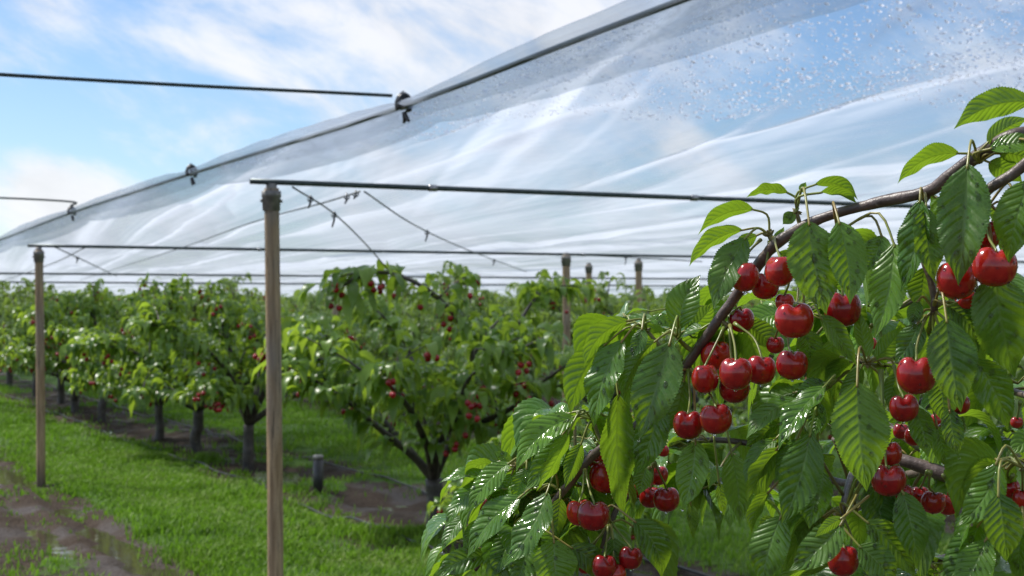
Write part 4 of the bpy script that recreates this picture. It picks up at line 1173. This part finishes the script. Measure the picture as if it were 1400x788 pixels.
for (x, y, rp, lay, yaw, st) in CH:
    D = DX(x) - lay * .012 + (.0 if rp > 11 else .10)
    c = at(x, y, D); r = rp * D / F_
    az = math.atan2(-c[1], -c[0]) + yaw                     # crease towards the viewer
    wid = hr.uniform(.97, 1.05)
    cv, cq = cherry_verts(r, az, 30, 28, wid)
    til = hr.uniform(-.14, .14); cv = np.stack([cv[:, 0] * math.cos(til) - cv[:, 2] * math.sin(til), cv[:, 1], cv[:, 0] * math.sin(til) + cv[:, 2] * math.cos(til)], -1)
    mbp = MB(); mbp.add(cv + c, cq)
    o = build('cherry', mbp, M['cherry'], hero, origin=c)
    sm_ = MB()
    dim = c + np.array([-math.sin(til), 0, math.cos(til)]) * r * .50
    dl = (DX(st[-1][0]) - D)
    pts = [dim, dim + UP * r * .35] + [at(px, py, D + dl * f) for (px, py), f in zip(st, (.45, .9))]
    pts = spline(pts, 16); tube(sm_, pts, np.interp(np.linspace(0, 1, 16), [0, .12, .85, 1], [.0017, .00095, .00095, .0019]), 7)
    build('stem', sm_, M['stem'], o)
    if rp >= 12:
        dm = MB(); nB = int(rp * 1.6); th = np.array([hr.uniform(.3, 2.6) for _ in range(nB)]); an = np.array([hr.random() * 6.28 for _ in range(nB)])
        k = fr_.integers(60, len(cv) - 40, nB); Pn = cv[k]
        beads(dm, c + Pn * .997, Pn, (.0005 + .0010 * fr_.random(nB) ** 2.5), None, 7, 3, .6)
        if hr.random() < .65:
            bt = cv[cv[:, 2].argmin()]; rb = r * hr.uniform(.10, .15)
            beads(dm, [c + bt * .985], [[0, 0, -1]], [rb], None, 10, 4, 1.15)
        o2 = build('water_drops', dm, M['drop'], o); o2['kind'] = 'stuff'


# ------------------------------------------------------------------ sky, sun, camera
w = bpy.data.worlds.new('World'); sc.world = w; w.use_nodes = True
nt = w.node_tree; nt.nodes.clear(); g = N(nt)
sdir = nrm(np.array([-.62, .30, .85]))
sky = g.n('ShaderNodeTexSky', sky_type='NISHITA'); sky.sun_disc = False
sky.sun_elevation = math.asin(sdir[2]); sky.sun_rotation = math.atan2(sdir[0], sdir[1])
sky.air_density = 1.0; sky.dust_density = .3; sky.ozone_density = 2.0
hs = g.n('ShaderNodeHueSaturation'); hs.inputs['Saturation'].default_value = 1.03; hs.inputs['Value'].default_value = 1.25
g.l(sky.outputs[0], hs.inputs['Color'])
tc = g.n('ShaderNodeTexCoord').outputs['Generated']
sep = g.n('ShaderNodeSeparateXYZ'); g.l(tc, sep.inputs[0])
den = g.math('ADD', g.math('MAXIMUM', sep.outputs[2], 0.0), .12)
cx = g.math('DIVIDE', sep.outputs[0], den); cy = g.math('DIVIDE', sep.outputs[1], den)
cmb = g.n('ShaderNodeCombineXYZ'); g.l(cx, cmb.inputs[0]); g.l(cy, cmb.inputs[1])
n1 = g.noise(g.map(g.map(tc, (1, 1, 1), (0, math.radians(-24), 0)), (.9, .9, 2.6)), 7.0, 7, .60, .5)
n2 = g.noise(g.map(g.map(tc, (1, 1, 1), (0, math.radians(-24), 0)), (.8, .8, 1.7)), 17, 6, .6, .3)
dens = g.math('ADD', g.math('MULTIPLY', n1, .62), g.math('MULTIPLY', n2, .38))
def blob(px, py, sig, amp):
    d = nrm(np.array([(px - 700) / F_, 1, (HOR - py) / F_]))
    vd = g.n('ShaderNodeVectorMath', operation='DISTANCE'); g.l(tc, vd.inputs[0]); vd.inputs[1].default_value = tuple(d)
    q = g.math('DIVIDE', vd.outputs['Value'], sig)
    e = g.math('POWER', 2.718, g.math('MULTIPLY', g.math('MULTIPLY', q, q), -1.0))
    return g.math('MULTIPLY', e, amp)
for b in ((20, 40, .045, .06), (330, 60, .05, .08), (540, 70, .06, .11), (760, 30, .06, .06), (50, 255, .026, .26), (120, 290, .028, .16), (500, 130, .05, .04),
          (250, 165, .045, -.13), (80, 160, .045, -.16), (400, 190, .04, -.14), (165, 20, .03, -.10), (1150, 130, .07, -.12), (20, 320, .04, -.1)):
    dens = g.math('ADD', dens, blob(*b))
cl = g.sm(dens, .40, .66, 0, 1)
shade = g.sm(n2, .25, .65, 8.6, 9.9)
cc = g.n('ShaderNodeCombineColor'); g.l(shade, cc.inputs[0]); g.l(shade, cc.inputs[1]); g.l(g.math('MULTIPLY', shade, 1.03), cc.inputs[2])
tn = g.n('ShaderNodeMix', data_type='RGBA', blend_type='MULTIPLY'); tn.inputs[0].default_value = 1; g.l(hs.outputs[0], tn.inputs[6]); tn.inputs[7].default_value = (.90, .99, 1.12, 1)
mx = g.mix(g.math('MULTIPLY', cl, .88), tn.outputs[2], cc.outputs[0])
bg = g.n('ShaderNodeBackground'); bg.inputs['Strength'].default_value = .09; g.l(mx, bg.inputs[0])
wo = g.n('ShaderNodeOutputWorld'); g.l(bg.outputs[0], wo.inputs[0])

sl = bpy.data.lights.new('sun', 'SUN'); sl.energy = 4.2; sl.angle = math.radians(6); sl.color = (1, .96, .9)
so = bpy.data.objects.new('sun', sl); COL.objects.link(so)
so.rotation_euler = Vector(tuple(-sdir)).to_track_quat('-Z', 'Y').to_euler()

cd = bpy.data.cameras.new('camera'); cam = bpy.data.objects.new('camera', cd); COL.objects.link(cam)
cam.location = (0, 0, CAMZ); cam.rotation_euler = (PI / 2, 0, 0)
cd.sensor_width = 36; cd.lens = F_ / W_ * 36; cd.shift_y = (HOR - H_ / 2) / W_
cd.clip_start = .05; cd.clip_end = 3000
cd.dof.use_dof = True; cd.dof.focus_distance = 1.34; cd.dof.aperture_fstop = 19
sc.camera = cam
sc.view_settings.view_transform = 'Standard'; sc.view_settings.look = 'None'
sc.view_settings.exposure = 0.18; sc.view_settings.gamma = 1.0; sc.view_settings.use_curve_mapping = False
sc.render.engine = 'CYCLES'
cy_ = sc.cycles
cy_.use_denoising = True; cy_.max_bounces = 8; cy_.transparent_max_bounces = 12; cy_.transmission_bounces = 6
cy_.caustics_reflective = False; cy_.caustics_refractive = False; cy_.sample_clamp_indirect = 6
